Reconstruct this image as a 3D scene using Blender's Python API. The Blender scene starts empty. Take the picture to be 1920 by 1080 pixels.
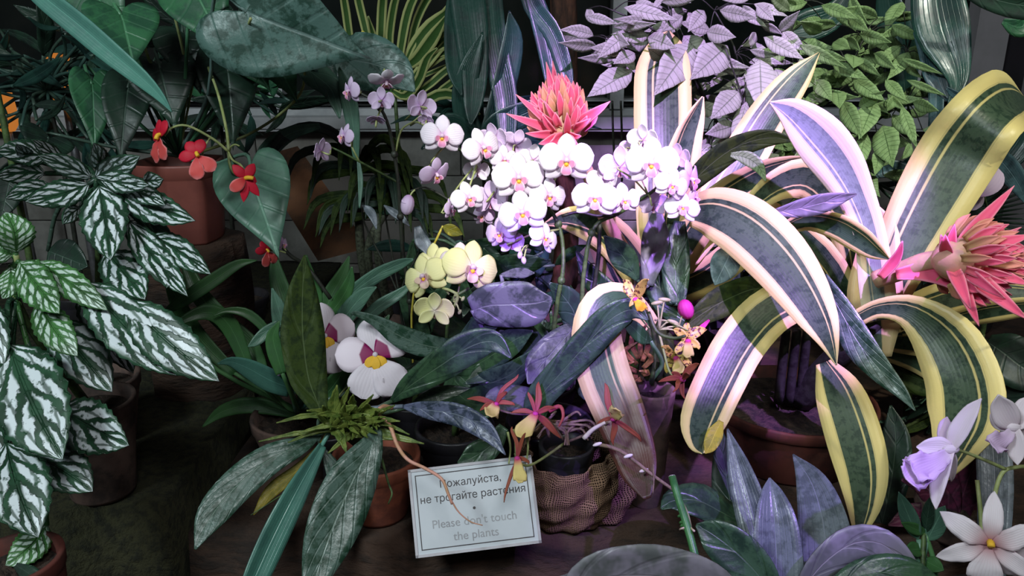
import bpy, math, random
from mathutils import Vector, Matrix, Quaternion
random.seed(11)
S = bpy.context.scene
COL = S.collection
R = math.radians
# ---------------------------------------------------------------- camera
CAM = Vector((0, 0, 1.5)); PITCH = R(18); F = 1507.0
FW = Vector((0, math.cos(PITCH), -math.sin(PITCH))); UP = Vector((0, math.sin(PITCH), math.cos(PITCH))); RT = Vector((1, 0, 0))
cd = bpy.data.cameras.new('camera'); cam = bpy.data.objects.new('camera', cd); COL.objects.link(cam)
cam.location = CAM; cam.rotation_euler = (math.pi/2 - PITCH, 0, 0)
cd.sensor_width = 36; cd.lens = F/1920*36; cd.clip_start = 0.02; cd.clip_end = 60
S.camera = cam
def P(x, y, d): return CAM + d*(FW + RT*((x-960)/F) + UP*(-(y-540)/F))
# ---------------------------------------------------------------- world, lamps, exposure
w = bpy.data.worlds.new('world'); S.world = w; w.use_nodes = True
w.node_tree.nodes['Background'].inputs[0].default_value = (0.72, 0.74, 0.82, 1)
w.node_tree.nodes['Background'].inputs[1].default_value = 0.042
S.view_settings.view_transform = 'Standard'; S.view_settings.look = 'None'
S.view_settings.exposure = 0.0; S.view_settings.gamma = 1.0; S.view_settings.use_curve_mapping = False
def spot(name, loc, tgt, e, col, ang, blend=0.3, r=0.03):
    l = bpy.data.lights.new(name, 'SPOT'); l.energy = e; l.color = col; l.spot_size = R(ang); l.spot_blend = blend; l.shadow_soft_size = r
    o = bpy.data.objects.new(name, l); COL.objects.link(o); o.location = loc
    o.rotation_euler = (Vector(tgt)-Vector(loc)).to_track_quat('-Z', 'Y').to_euler(); return o
def area(name, loc, tgt, e, col, sx, sy):
    l = bpy.data.lights.new(name, 'AREA'); l.energy = e; l.color = col; l.shape = 'RECTANGLE'; l.size = sx; l.size_y = sy
    o = bpy.data.objects.new(name, l); COL.objects.link(o); o.location = loc
    o.rotation_euler = (Vector(tgt)-Vector(loc)).to_track_quat('-Z', 'Y').to_euler(); return o
spot('violet_grow_lamp', (0.55, -0.15, 2.75), P(1400, 375, 1.03), 560, (0.52, 0.25, 1.0), 14.5, 0.15, 0.02)
spot('violet_grow_lamp_low', (-0.25, -0.9, 2.05), P(1045, 605, 1.03), 250, (0.38, 0.17, 1.0), 7.5, 0.15, 0.02)
spot('violet_grow_lamp_rear', (0.0, 0.2, 2.7), P(1225, 120, 1.33), 350, (0.64, 0.36, 1.0), 18, 0.3, 0.02)
spot('violet_grow_lamp_front', (0.9, -0.4, 2.6), P(1370, 880, 0.88), 150, (0.42, 0.24, 1.0), 9, 0.4, 0.02)
spot('white_track_lamp', (0.15, -0.55, 2.6), P(1045, 350, 1.0), 230, (1.0, 0.92, 0.95), 11, 0.7, 0.04)
spot('warm_track_lamp', (1.25, 0.0, 2.7), P(1880, 440, 1.0), 80, (1.0, 0.95, 0.76), 19, 0.8, 0.05)
spot('bush_track_lamp', (0.9, 0.3, 2.8), P(1640, 140, 1.36), 110, (0.98, 1.0, 0.88), 19, 0.8, 0.04)
area('cool_ceiling_panel', (-1.0, -0.5, 2.6), P(200, 420, 1.0), 27, (0.84, 0.96, 1.0), 0.4, 0.4)
area('neutral_ceiling_panel', (0.3, -0.6, 2.7), P(860, 520, 1.0), 15, (0.95, 0.98, 1.0), 0.5, 0.5)
# ---------------------------------------------------------------- materials
class NT:
    def __init__(s, name):
        s.m = bpy.data.materials.new(name); s.m.use_nodes = True; s.t = s.m.node_tree; s.t.nodes.clear(); s.L = s.t.links
    def n(s, typ, **k):
        a = s.t.nodes.new(typ)
        for q, v in k.items(): setattr(a, q, v)
        return a
    def set(s, sock, v):
        if hasattr(v, 'is_output') or isinstance(v, bpy.types.NodeSocket): s.L.new(v, sock)
        elif isinstance(v, (tuple, list)): sock.default_value = (*v, 1) if len(v) == 3 and sock.type == 'RGBA' else v
        else: sock.default_value = v
    def m2(s, op, a, b=0.0, c=None, clamp=False):
        x = s.n('ShaderNodeMath', operation=op, use_clamp=clamp); s.set(x.inputs[0], a); s.set(x.inputs[1], b)
        if c is not None: s.set(x.inputs[2], c)
        return x.outputs[0]
    def ss(s, x, lo, hi, a=0.0, b=1.0):
        q = s.n('ShaderNodeMapRange', interpolation_type='SMOOTHSTEP'); s.set(q.inputs[0], x); q.inputs[1].default_value = lo; q.inputs[2].default_value = hi
        q.inputs[3].default_value = a; q.inputs[4].default_value = b; return q.outputs[0]
    def mix(s, f, a, b):
        q = s.n('ShaderNodeMix', data_type='RGBA'); s.set(q.inputs[0], f); s.set(q.inputs[6], a); s.set(q.inputs[7], b); return q.outputs[2]
    def noise(s, vec, sc, det=2, rough=0.5):
        q = s.n('ShaderNodeTexNoise'); s.L.new(vec, q.inputs['Vector']); q.inputs['Scale'].default_value = sc; q.inputs['Detail'].default_value = det; q.inputs['Roughness'].default_value = rough
        return q.outputs[0]
    def uv(s):
        t = s.n('ShaderNodeTexCoord'); sp = s.n('ShaderNodeSeparateXYZ'); s.L.new(t.outputs['UV'], sp.inputs[0])
        u = s.m2('SUBTRACT', s.m2('MULTIPLY', sp.outputs[0], 2.0), 1.0)
        return t, s.m2('ABSOLUTE', u), sp.outputs[1], u
    def out(s, col, rough=0.45, trans=0.15, height=None, bump=0.3, spec=0.5, metal=0.0, dist=0.002, tcol=None):
        b = s.n('ShaderNodeBsdfPrincipled'); s.set(b.inputs['Base Color'], col); s.set(b.inputs['Roughness'], rough); b.inputs['Specular IOR Level'].default_value = spec; b.inputs['Metallic'].default_value = metal
        if height is not None:
            bp = s.n('ShaderNodeBump'); bp.inputs['Strength'].default_value = bump; bp.inputs['Distance'].default_value = dist; s.L.new(height, bp.inputs['Height']); s.L.new(bp.outputs[0], b.inputs['Normal'])
        o = s.n('ShaderNodeOutputMaterial')
        if trans > 0:
            tr = s.n('ShaderNodeBsdfTranslucent'); s.set(tr.inputs[0], tcol if tcol is not None else col); mx = s.n('ShaderNodeMixShader'); mx.inputs[0].default_value = trans
            s.L.new(b.outputs[0], mx.inputs[1]); s.L.new(tr.outputs[0], mx.inputs[2]); s.L.new(mx.outputs[0], o.inputs[0])
        else: s.L.new(b.outputs[0], o.inputs[0])
        return s.m
def leafmat(name, base, dark, vein=None, nv=9, slant=0.9, mott=1.0, rough=0.42, msc=60, veinw=0.05, lat=0.25, long=False, spec=0.5, bump=0.35):
    q = NT(name); t, au, v, u = q.uv(); ob = t.outputs['Object']
    vein = vein or tuple(min(1, c*1.6+0.03) for c in base)
    n1 = q.noise(ob, msc, 4, 0.65); n2 = q.noise(ob, msc*4, 2)
    f = q.m2('MULTIPLY', q.ss(n1, 0.44, 0.6), mott, clamp=True)
    c = q.mix(f, base, dark)
    mr = q.ss(au, veinw*0.3, veinw, 1, 0)
    if long:
        lines = q.m2('ABSOLUTE', q.m2('SINE', q.m2('MULTIPLY', u, nv*3.0)))
        lv = q.ss(lines, 0.0, 0.35, 1, 0)
    else:
        s = q.m2('FRACT', q.m2('SUBTRACT', q.m2('MULTIPLY', v, float(nv)), q.m2('MULTIPLY', au, slant)))
        lv = q.ss(q.m2('ABSOLUTE', q.m2('SUBTRACT', s, 0.5)), 0.03, 0.12, 1, 0)
    c = q.mix(q.m2('MULTIPLY', lv, lat), c, vein); c = q.mix(q.m2('MULTIPLY', mr, 0.75), c, vein)
    h = q.m2('SUBTRACT', q.m2('MULTIPLY', n2, 0.5), q.m2('MULTIPLY', q.m2('ADD', lv, mr), 0.8))
    return q.out(c, q.ss(n1, 0.35, 0.65, rough*0.8, min(1, rough*1.3)), 0.12, h, bump, spec)
def varimat(name, green, dark, cream, edge=0.5, spots=0.8, brown=None, extra=True, rough=0.4):
    q = NT(name); t, au, v, u = q.uv(); ob = t.outputs['Object']
    n1 = q.noise(ob, 90, 4, 0.7); n3 = q.noise(ob, 12, 2)
    g = q.mix(q.m2('MULTIPLY', q.ss(n1, 0.47, 0.6), spots), green, dark)
    li = q.m2('ABSOLUTE', q.m2('SINE', q.m2('MULTIPLY', u, 27.0)))
    g = q.mix(q.m2('MULTIPLY', q.ss(li, 0.0, 0.4, 1, 0), 0.10), g, tuple(min(1, c*1.9) for c in green))
    e = q.m2('ADD', au, q.m2('MULTIPLY', q.m2('SUBTRACT', n3, 0.5), 0.06))
    m = q.ss(e, edge-0.02, edge+0.02)
    if extra:   # narrow cream pinstripe left of the centre
        st = q.ss(q.m2('ABSOLUTE', q.m2('ADD', u, edge*0.62)), 0.02, 0.05, 1, 0); m = q.m2('MAXIMUM', m, q.m2('MULTIPLY', st, 0.8))
    dk = q.m2('MULTIPLY', q.ss(q.m2('ABSOLUTE', q.m2('SUBTRACT', e, edge+0.035)), 0.0, 0.025, 1, 0), 0.35)
    c = q.mix(m, g, cream); c = q.mix(q.m2('MULTIPLY', dk, 0.8), c, dark)
    if brown:
        c = q.mix(q.ss(q.m2('ADD', v, q.m2('MULTIPLY', n3, 0.22)), 0.66, 0.78), c, brown)
        c = q.mix(q.m2('MULTIPLY', q.ss(q.m2('ADD', v, q.m2('MULTIPLY', n1, 0.2)), 0.88, 1.02), 0.8), c, (0.05, 0.02, 0.015))
    return q.out(c, rough, 0.18, q.m2('ADD', q.m2('MULTIPLY', li, 0.12), q.m2('MULTIPLY', n1, 0.5)), 0.3)
def pileamat(name, green, silver, nv=4.6):
    q = NT(name); t, au, v, u = q.uv(); ob = t.outputs['Object']
    nz = q.noise(ob, 110, 3, 0.6); nb = q.noise(ob, 45, 2)
    auw = q.m2('ADD', au, q.m2('MULTIPLY', q.m2('SUBTRACT', nb, 0.5), 0.35))
    s = q.m2('FRACT', q.m2('ADD', q.m2('SUBTRACT', q.m2('MULTIPLY', v, nv), q.m2('MULTIPLY', auw, 1.9)), q.m2('MULTIPLY', nz, 0.7)))
    band = q.ss(q.m2('ABSOLUTE', q.m2('SUBTRACT', s, 0.5)), 0.26, 0.36, 1, 0)
    inn = q.m2('MULTIPLY', q.ss(auw, 0.10, 0.2), q.ss(auw, 0.72, 0.88, 1, 0))
    gap = q.ss(q.m2('ABSOLUTE', q.m2('SUBTRACT', auw, 0.50)), 0.02, 0.08, 0.2, 1)
    m = q.m2('MULTIPLY', q.m2('MULTIPLY', band, inn), gap)
    m = q.m2('MULTIPLY', m, q.ss(nz, 0.30, 0.46)); m = q.m2('MULTIPLY', m, q.ss(v, 0.02, 0.1))
    gr = q.mix(q.ss(nb, 0.4, 0.6), green, tuple(c*0.55 for c in green))
    c = q.mix(m, gr, silver)
    vn = q.ss(au, 0.02, 0.06, 1, 0)
    h = q.m2('SUBTRACT', q.m2('MULTIPLY', band, 0.8), vn)
    return q.out(c, 0.4, 0.08, h, 0.7, 0.5, dist=0.003)
def petalmat(name, base, inner, e0=0.0, e1=0.4, edgec=None, veins=0.15, trans=0.28, rough=0.55):
    q = NT(name); t, au, v, u = q.uv()
    c = q.mix(q.ss(v, e0, e1, 1, 0), base, inner)
    if edgec: c = q.mix(q.ss(q.m2('MAXIMUM', au, v), 0.72, 0.98), c, edgec)
    w_ = q.m2('ABSOLUTE', q.m2('SINE', q.m2('MULTIPLY', u, 16.0)))
    c = q.mix(q.m2('MULTIPLY', q.ss(w_, 0, 0.3, 1, 0), veins), c, inner)
    return q.out(c, rough, trans, w_, 0.12, 0.3)
def plain(name, base, dark=None, rough=0.6, sc=40, trans=0.0, bump=0.3, spec=0.4, lo=0.4, hi=0.65, metal=0, stretch=None, coord='Object', dist=0.003):
    q = NT(name); t = q.n('ShaderNodeTexCoord'); ob = t.outputs[coord]
    if stretch:
        mp = q.n('ShaderNodeMapping'); q.L.new(ob, mp.inputs[0]); mp.inputs['Scale'].default_value = stretch; ob = mp.outputs[0]
    n1 = q.noise(ob, sc, 5, 0.65)
    c = q.mix(q.ss(n1, lo, hi), base, dark or tuple(x*0.6 for x in base))
    return q.out(c, rough, trans, n1, bump, spec, metal, dist)
MT = {}
MT['vari'] = varimat('variegated_leaf', (0.055, 0.095, 0.055), (0.012, 0.035, 0.02), (0.80, 0.68, 0.27), 0.55)
MT['vari_thin'] = varimat('variegated_leaf_narrow_edge', (0.05, 0.11, 0.05), (0.014, 0.04, 0.02), (0.78, 0.64, 0.26), 0.66)
MT['vari_lit'] = varimat('variegated_leaf_lit', (0.30, 0.38, 0.36), (0.05, 0.10, 0.09), (0.92, 0.86, 0.58), 0.42, 0.35)  # strong light painted into the colour: bleached copy of the variegated leaf
MT['vari_cream'] = varimat('variegated_leaf_cream', (0.10, 0.17, 0.10), (0.03, 0.07, 0.04), (0.80, 0.62, 0.30), 0.22, 0.5, extra=False)
MT['vari_dry'] = varimat('variegated_leaf_dry_tip', (0.035, 0.09, 0.035), (0.012, 0.035, 0.018), (0.72, 0.56, 0.26), 0.46, 0.4, brown=(0.10, 0.035, 0.022))
MT['pilea'] = pileamat('silver_patched_leaf', (0.026, 0.085, 0.042), (0.70, 0.78, 0.80))
MT['pilea_light'] = pileamat('silver_patched_leaf_young', (0.06, 0.19, 0.05), (0.52, 0.66, 0.56), 8.0)
MT['heart'] = leafmat('heart_leaf', (0.035, 0.14, 0.06), (0.018, 0.08, 0.04), nv=5, slant=1.6, lat=0.15, msc=35)
MT['arrow'] = leafmat('arrow_leaf', (0.085, 0.165, 0.14), (0.016, 0.055, 0.038), (0.14, 0.22, 0.20), nv=5, slant=1.6, lat=0.12, msc=55, veinw=0.04)
MT['greygreen'] = leafmat('grey_green_leaf', (0.075, 0.17, 0.115), (0.03, 0.08, 0.06), nv=5, slant=1.6, lat=0.1, msc=22, mott=0.5)
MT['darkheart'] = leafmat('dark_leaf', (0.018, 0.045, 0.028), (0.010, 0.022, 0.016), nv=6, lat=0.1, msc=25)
MT['teal'] = leafmat('teal_strap_leaf', (0.075, 0.22, 0.17), (0.04, 0.13, 0.11), nv=5, long=True, lat=0.15, msc=20, mott=0.5, rough=0.32)
MT['strap'] = leafmat('green_strap_leaf', (0.045, 0.14, 0.04), (0.025, 0.09, 0.03), nv=5, long=True, lat=0.2, msc=20, mott=0.6, rough=0.4)
MT['phal'] = leafmat('thick_orchid_leaf', (0.045, 0.10, 0.05), (0.018, 0.045, 0.026), (0.07, 0.13, 0.07), nv=3, lat=0.04, msc=55, rough=0.33)
MT['olive'] = leafmat('olive_leaf', (0.035, 0.060, 0.012), (0.017, 0.032, 0.010), nv=3, lat=0.05, msc=60, rough=0.6, spec=0.15)
MT['hang'] = leafmat('mottled_hanging_leaf', (0.085, 0.145, 0.115), (0.016, 0.055, 0.03), (0.13, 0.2, 0.15), nv=8, slant=2.5, lat=0.04, msc=70, rough=0.33)
MT['bluish'] = leafmat('bluish_mottled_leaf', (0.13, 0.15, 0.24), (0.03, 0.045, 0.07), (0.2, 0.24, 0.3), nv=6, lat=0.05, msc=75, rough=0.35)
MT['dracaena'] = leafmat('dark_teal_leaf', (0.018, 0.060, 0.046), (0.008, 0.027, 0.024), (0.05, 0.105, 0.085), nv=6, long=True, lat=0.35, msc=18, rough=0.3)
MT['bluedrac'] = leafmat('blue_green_drooping_leaf', (0.07, 0.15, 0.17), (0.02, 0.05, 0.06), (0.15, 0.25, 0.28), nv=6, long=True, lat=0.35, msc=22, rough=0.3)
MT['spider'] = varimat('striped_grass_leaf', (0.05, 0.12, 0.03), (0.03, 0.08, 0.02), (0.42, 0.46, 0.18), 0.55, 0.3, extra=False)
MT['bush'] = leafmat('ribbed_bush_leaf_violet_lit', (0.33, 0.36, 0.28), (0.24, 0.27, 0.19), (0.10, 0.15, 0.08), nv=13, slant=1.2, lat=0.35, msc=50, mott=0.5, rough=0.6, veinw=0.06, bump=0.6)  # violet light put into the colour: paler, greyer copy of the green bush leaf
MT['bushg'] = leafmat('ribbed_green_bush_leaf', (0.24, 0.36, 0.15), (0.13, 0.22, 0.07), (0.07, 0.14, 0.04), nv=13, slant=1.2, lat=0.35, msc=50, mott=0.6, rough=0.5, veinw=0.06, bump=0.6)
MT['scurf'] = leafmat('silvery_scaled_leaf', (0.16, 0.19, 0.22), (0.06, 0.08, 0.09), (0.22, 0.25, 0.3), nv=5, long=True, lat=0.15, msc=60, mott=0.8, rough=0.33)
MT['hazed'] = leafmat('violet_haze_leaf', (0.13, 0.13, 0.17), (0.04, 0.05, 0.055), (0.16, 0.16, 0.2), nv=3, lat=0.03, msc=40, rough=0.35)  # haze of the violet lamp painted into the colour of thick orchid leaves
MT['mauve'] = leafmat('grey_mauve_leaf', (0.24, 0.22, 0.28), (0.09, 0.10, 0.10), (0.28, 0.25, 0.3), nv=4, lat=0.03, msc=16, mott=0.9, rough=0.4)
MT['paleblue'] = leafmat('pale_blue_leaf', (0.30, 0.42, 0.44), (0.10, 0.18, 0.18), nv=5, lat=0.05, msc=60, mott=0.7)
MT['stem'] = plain('green_stem', (0.07, 0.12, 0.035), (0.03, 0.05, 0.02), 0.5, 90)
MT['darkstem'] = plain('dark_stem', (0.03, 0.035, 0.025), (0.015, 0.015, 0.012), 0.5, 90)
MT['palestem'] = plain('pale_green_stem', (0.36, 0.40, 0.17), (0.24, 0.30, 0.10), 0.5, 60)
MT['speckstem'] = plain('speckled_trunk', (0.12, 0.14, 0.09), (0.04, 0.045, 0.03), 0.7, 220, bump=0.5)
MT['pinkroot'] = plain('pink_aerial_root', (0.72, 0.36, 0.28), (0.55, 0.30, 0.16), 0.5, 50, trans=0.1)
MT['p_white'] = petalmat('white_petal', (0.88, 0.83, 0.90), (0.70, 0.38, 0.66), 0.0, 0.38, veins=0.06)
MT['p_lilac'] = petalmat('lilac_petal_back', (0.74, 0.60, 0.80), (0.58, 0.34, 0.66), 0.0, 0.5, veins=0.18)
MT['p_lip'] = petalmat('orchid_lip', (0.84, 0.36, 0.60), (0.90, 0.45, 0.10), 0.15, 0.55, edgec=(0.88, 0.72, 0.84), veins=0.3)
MT['p_column'] = plain('orchid_column', (0.86, 0.72, 0.84), (0.8, 0.5, 0.7), 0.5, 100, trans=0.2)
MT['p_yellow'] = petalmat('cream_yellow_petal', (0.86, 0.84, 0.44), (0.88, 0.80, 0.66), 0.0, 0.4, veins=0.05)
MT['p_blush'] = petalmat('blush_cream_petal', (0.82, 0.72, 0.76), (0.84, 0.6, 0.75), 0.0, 0.4, veins=0.05)
MT['p_ylip'] = petalmat('magenta_lip', (0.84, 0.66, 0.52), (0.50, 0.07, 0.50), 0.2, 0.55, veins=0.3)
MT['p_cream'] = petalmat('cream_petal', (0.84, 0.80, 0.66), (0.80, 0.70, 0.50), 0.0, 0.25, veins=0.03)
MT['p_milt'] = petalmat('white_pansy_petal', (0.86, 0.80, 0.86), (0.80, 0.72, 0.80), 0.0, 0.4, veins=0.03)
q = NT('burgundy_based_petal'); t_, au_, v_, u_ = q.uv()
MT['p_mask'] = q.out(q.mix(q.ss(q.m2('ADD', v_, q.m2('MULTIPLY', au_, 0.10)), 0.40, 0.44, 1, 0), (0.84, 0.74, 0.82), (0.26, 0.004, 0.10)), 0.5, 0.15)
MT['p_yel'] = plain('yellow_callus', (0.90, 0.58, 0.04), (0.85, 0.40, 0.03), 0.5, 120, trans=0.1)
MT['p_red'] = petalmat('red_petal', (0.55, 0.012, 0.035), (0.42, 0.01, 0.03), 0.0, 0.3, veins=0.25, trans=0.15)
MT['p_redlip'] = petalmat('coral_red_lip', (0.72, 0.10, 0.09), (0.55, 0.02, 0.03), 0.0, 0.6, veins=0.5, trans=0.15, edgec=(0.70, 0.22, 0.22))
MT['p_magenta'] = petalmat('magenta_petal', (0.62, 0.06, 0.32), (0.45, 0.02, 0.2), 0.0, 0.4, veins=0.2)
MT['p_rust'] = petalmat('rust_red_sepal', (0.32, 0.085, 0.045), (0.34, 0.05, 0.08), 0.0, 0.5, veins=0.3, trans=0.15)
MT['p_olip'] = petalmat('pale_yellow_lip', (0.86, 0.72, 0.28), (0.62, 0.12, 0.16), 0.05, 0.3, veins=0.15)
q = NT('spotted_yellow_sepal'); t_, au_, v_, u_ = q.uv(); nn = q.noise(t_.outputs['Object'], 260, 2)
MT['p_spot'] = q.out(q.mix(q.ss(nn, 0.56, 0.60), (0.60, 0.46, 0.10), (0.12, 0.04, 0.02)), 0.5, 0.15)
MT['p_catt'] = petalmat('white_lavender_petal', (0.86, 0.78, 0.84), (0.82, 0.72, 0.76), 0.0, 0.4, veins=0.12)
MT['p_lav'] = petalmat('lavender_frilled_lip', (0.76, 0.58, 0.82), (0.84, 0.74, 0.84), 0.0, 0.4, veins=0.15)
MT['p_cross'] = petalmat('white_petal_dark_base', (0.86, 0.80, 0.84), (0.40, 0.12, 0.14), 0.0, 0.55, veins=0.2)
MT['bract'] = petalmat('pink_bract', (0.90, 0.12, 0.27), (0.70, 0.16, 0.17), 0.0, 0.6, veins=0.25, trans=0.2, edgec=(0.86, 0.30, 0.42))
MT['bractlet'] = petalmat('orange_pink_floret', (0.80, 0.30, 0.26), (0.45, 0.30, 0.12), 0.0, 0.8, veins=0.3, trans=0.15)
MT['bractstem'] = plain('pink_green_stalk', (0.62, 0.33, 0.25), (0.45, 0.36, 0.18), 0.5, 40, trans=0.1)
MT['fuzz'] = leafmat('yellow_green_spiky_bract', (0.17, 0.22, 0.045), (0.08, 0.13, 0.02), nv=4, lat=0.1, msc=90)
MT['terracotta'] = plain('terracotta', (0.30, 0.085, 0.045), (0.15, 0.045, 0.03), 0.75, 22, bump=0.25)
MT['darkterracotta'] = plain('dark_terracotta', (0.11, 0.028, 0.02), (0.06, 0.02, 0.015), 0.8, 22, bump=0.25)
MT['oldclay'] = plain('stained_clay', (0.12, 0.075, 0.06), (0.05, 0.035, 0.03), 0.8, 26, bump=0.35)
MT['brownplastic'] = plain('brown_plastic', (0.21, 0.065, 0.05), (0.16, 0.05, 0.04), 0.42, 12, bump=0.05)
MT['blackplastic'] = plain('dark_plastic', (0.03, 0.028, 0.035), (0.02, 0.02, 0.02), 0.35, 20, bump=0.05)
MT['soil'] = plain('bark_soil', (0.05, 0.032, 0.022), (0.012, 0.008, 0.006), 0.9, 90, bump=1.0, dist=0.01)
MT['rock'] = plain('rough_timber', (0.05, 0.027, 0.017), (0.016, 0.010, 0.007), 0.85, 14, bump=0.9, stretch=(1, 1, 3.0), dist=0.012)
MT['moss'] = plain('dark_moss', (0.03, 0.03, 0.012), (0.01, 0.011, 0.005), 0.95, 70, bump=1.0, dist=0.01)
MT['block'] = plain('grey_blockwork', (0.24, 0.235, 0.215), (0.15, 0.145, 0.13), 0.9, 9, bump=0.3)
MT['sill'] = plain('white_sill_paint', (0.42, 0.44, 0.45), (0.3, 0.32, 0.33), 0.5, 8, bump=0.05)
MT['panel'] = plain('grey_panel', (0.22, 0.21, 0.22), (0.18, 0.175, 0.18), 0.6, 5, bump=0.05)
MT['black'] = plain('black_rubber', (0.012, 0.01, 0.014), (0.008, 0.008, 0.009), 0.5, 5, bump=0.02)
MT['glass'] = plain('night_window_glass', (0.006, 0.009, 0.008), (0.012, 0.014, 0.012), 0.12, 3, bump=0.0, spec=0.5)
MT['floor'] = plain('dark_earth', (0.02, 0.014, 0.01), (0.01, 0.007, 0.005), 0.95, 20, bump=0.8)
MT['bark'] = plain('reddish_bark', (0.12, 0.05, 0.03), (0.03, 0.016, 0.012), 0.85, 30, bump=1.0, stretch=(1, 1, 0.3), dist=0.006)
MT['board'] = plain('rusty_board', (0.17, 0.075, 0.035), (0.07, 0.04, 0.025), 0.8, 10, bump=0.3)
MT['signface'] = plain('white_sign_card', (0.64, 0.68, 0.72), (0.58, 0.62, 0.66), 0.8, 6, bump=0.02, spec=0.15)
MT['signframe'] = plain('silver_sign_edge', (0.58, 0.56, 0.60), (0.46, 0.44, 0.46), 0.35, 20, bump=0.05)
MT['ink'] = plain('dark_ink', (0.05, 0.045, 0.05), (0.09, 0.08, 0.08), 0.6, 40, bump=0)
MT['inkpale'] = plain('pale_ink', (0.33, 0.33, 0.35), (0.42, 0.43, 0.45), 0.6, 40, bump=0)
MT['metal'] = plain('steel_rod', (0.3, 0.3, 0.32), (0.2, 0.2, 0.2), 0.4, 30, metal=0.8)
MT['stick'] = plain('green_plastic_cane', (0.06, 0.20, 0.06), (0.03, 0.12, 0.035), 0.35, 60, bump=0.1)
MT['stickend'] = plain('cane_cut_end', (0.7, 0.6, 0.62), (0.6, 0.5, 0.5), 0.6, 60)
MT['tie'] = plain('paper_tie', (0.55, 0.42, 0.34), (0.4, 0.3, 0.24), 0.7, 60)
MT['twig'] = plain('dry_twig', (0.26, 0.17, 0.14), (0.12, 0.08, 0.07), 0.8, 70, bump=0.6)
MT['whitetip'] = plain('white_root_tip', (0.8, 0.74, 0.74), (0.7, 0.6, 0.6), 0.5, 60)
MT['yellowleaf'] = leafmat('yellowing_leaf', (0.50, 0.42, 0.05), (0.32, 0.30, 0.04), nv=4, lat=0.1, msc=60)
MT['dryleaf'] = leafmat('dry_leaf', (0.30, 0.16, 0.05), (0.12, 0.06, 0.02), nv=4, lat=0.2, msc=60)
q = NT('burlap_weave'); t_ = q.n('ShaderNodeTexCoord'); sp = q.n('ShaderNodeSeparateXYZ'); q.L.new(t_.outputs['UV'], sp.inputs[0])
nz = q.noise(t_.outputs['Object'], 60, 3); nl = q.noise(t_.outputs['Object'], 18, 2)
a_ = q.m2('ABSOLUTE', q.m2('SINE', q.m2('ADD', q.m2('MULTIPLY', sp.outputs[0], 560.0), q.m2('MULTIPLY', nl, 26.0))))
b_ = q.m2('ABSOLUTE', q.m2('SINE', q.m2('ADD', q.m2('MULTIPLY', sp.outputs[1], 125.0), q.m2('MULTIPLY', nz, 9.0))))
h_ = q.m2('MAXIMUM', a_, b_)
MT['burlap'] = q.out(q.mix(q.ss(h_, 0.55, 0.92), (0.035, 0.02, 0.014), (0.27, 0.165, 0.105)), 0.95, 0.05, h_, 1.0, 0.1, dist=0.002)
q = NT('warm_lamp_glass'); e_ = q.n('ShaderNodeEmission'); e_.inputs[0].default_value = (1.0, 0.33, 0.06, 1); e_.inputs[1].default_value = 0.45
o_ = q.n('ShaderNodeOutputMaterial'); q.L.new(e_.outputs[0], o_.inputs[0]); MT['glow'] = q.m
# ---------------------------------------------------------------- mesh helpers
def mkmesh(name, V, Fc, UV, mat, mi=None, smooth=True):
    me = bpy.data.meshes.new(name); me.from_pydata([tuple(v) for v in V], [], Fc)
    for m in (mat if isinstance(mat, (list, tuple)) else [mat]): me.materials.append(MT[m])
    if UV:
        ul = me.uv_layers.new(name='UVMap').data
        for lp in me.loops: ul[lp.index].uv = UV[lp.vertex_index]
    if mi:
        for p, k in zip(me.polygons, mi): p.material_index = k
    if smooth: me.shade_smooth()
    return me
def link(name, me, parent=None, loc=None, solid=0.0):
    o = bpy.data.objects.new(name, me); COL.objects.link(o)
    if parent is not None: o.parent = parent
    if loc is not None: o.location = loc
    if solid:
        m = o.modifiers.new('thickness', 'SOLIDIFY'); m.thickness = solid; m.offset = 0
    return o
class G:   # geometry bag
    def __init__(s): s.V = []; s.F = []; s.U = []; s.M = []
    def add(s, V, Fc, U, m=0):
        k = len(s.V); s.V += V; s.U += U; s.F += [tuple(i+k for i in f) for f in Fc]; s.M += [m]*len(Fc)
    def mesh(s, name, mats, off=None, smooth=True):
        V = s.V if off is None else [v-off for v in s.V]
        return mkmesh(name, V, s.F, s.U, mats, s.M, smooth)
def spline(pts, t):
    n = len(pts)-1; x = min(max(t, 0), 1)*n; i = min(int(x), n-1); f = x-i
    g = lambda k: pts[k] if 0 <= k <= n else ([2*a-b for a, b in zip(pts[0], pts[1])] if k < 0 else [2*a-b for a, b in zip(pts[n], pts[n-1])])
    p0, p1, p2, p3 = g(i-1), g(i), g(i+1), g(i+2)
    return [0.5*(2*b + (c-a)*f + (2*a-5*b+4*c-d)*f*f + (3*b-a-3*c+d)*f**3) for a, b, c, d in zip(p0, p1, p2, p3)]
def tube(g, pts, r0, r1=None, n=12, k=7, m=0):
    r1 = r0 if r1 is None else r1; P3 = [Vector(spline([tuple(p) for p in pts], i/n)) for i in range(n+1)]
    V = []; U = []; Fc = []; ref = Vector((0.31, 0.77, 0.55)).normalized()
    for i, p in enumerate(P3):
        T = (P3[min(i+1, n)]-P3[max(i-1, 0)])
        T = T.normalized() if T.length > 1e-9 else Vector((0, 0, 1))
        a = T.cross(ref); a = a.normalized() if a.length > 1e-3 else T.orthogonal().normalized(); b = T.cross(a); r = r0+(r1-r0)*i/n
        for j in range(k):
            th = 2*math.pi*j/k; V.append(p+r*(math.cos(th)*a+math.sin(th)*b)); U.append((0.5, i/n))
    for i in range(n):
        for j in range(k): Fc.append((i*k+j, i*k+(j+1) % k, (i+1)*k+(j+1) % k, (i+1)*k+j))
    Fc.append(tuple(range(k))[::-1]); Fc.append(tuple(n*k+j for j in range(k)))
    g.add(V, Fc, U, m)
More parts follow.
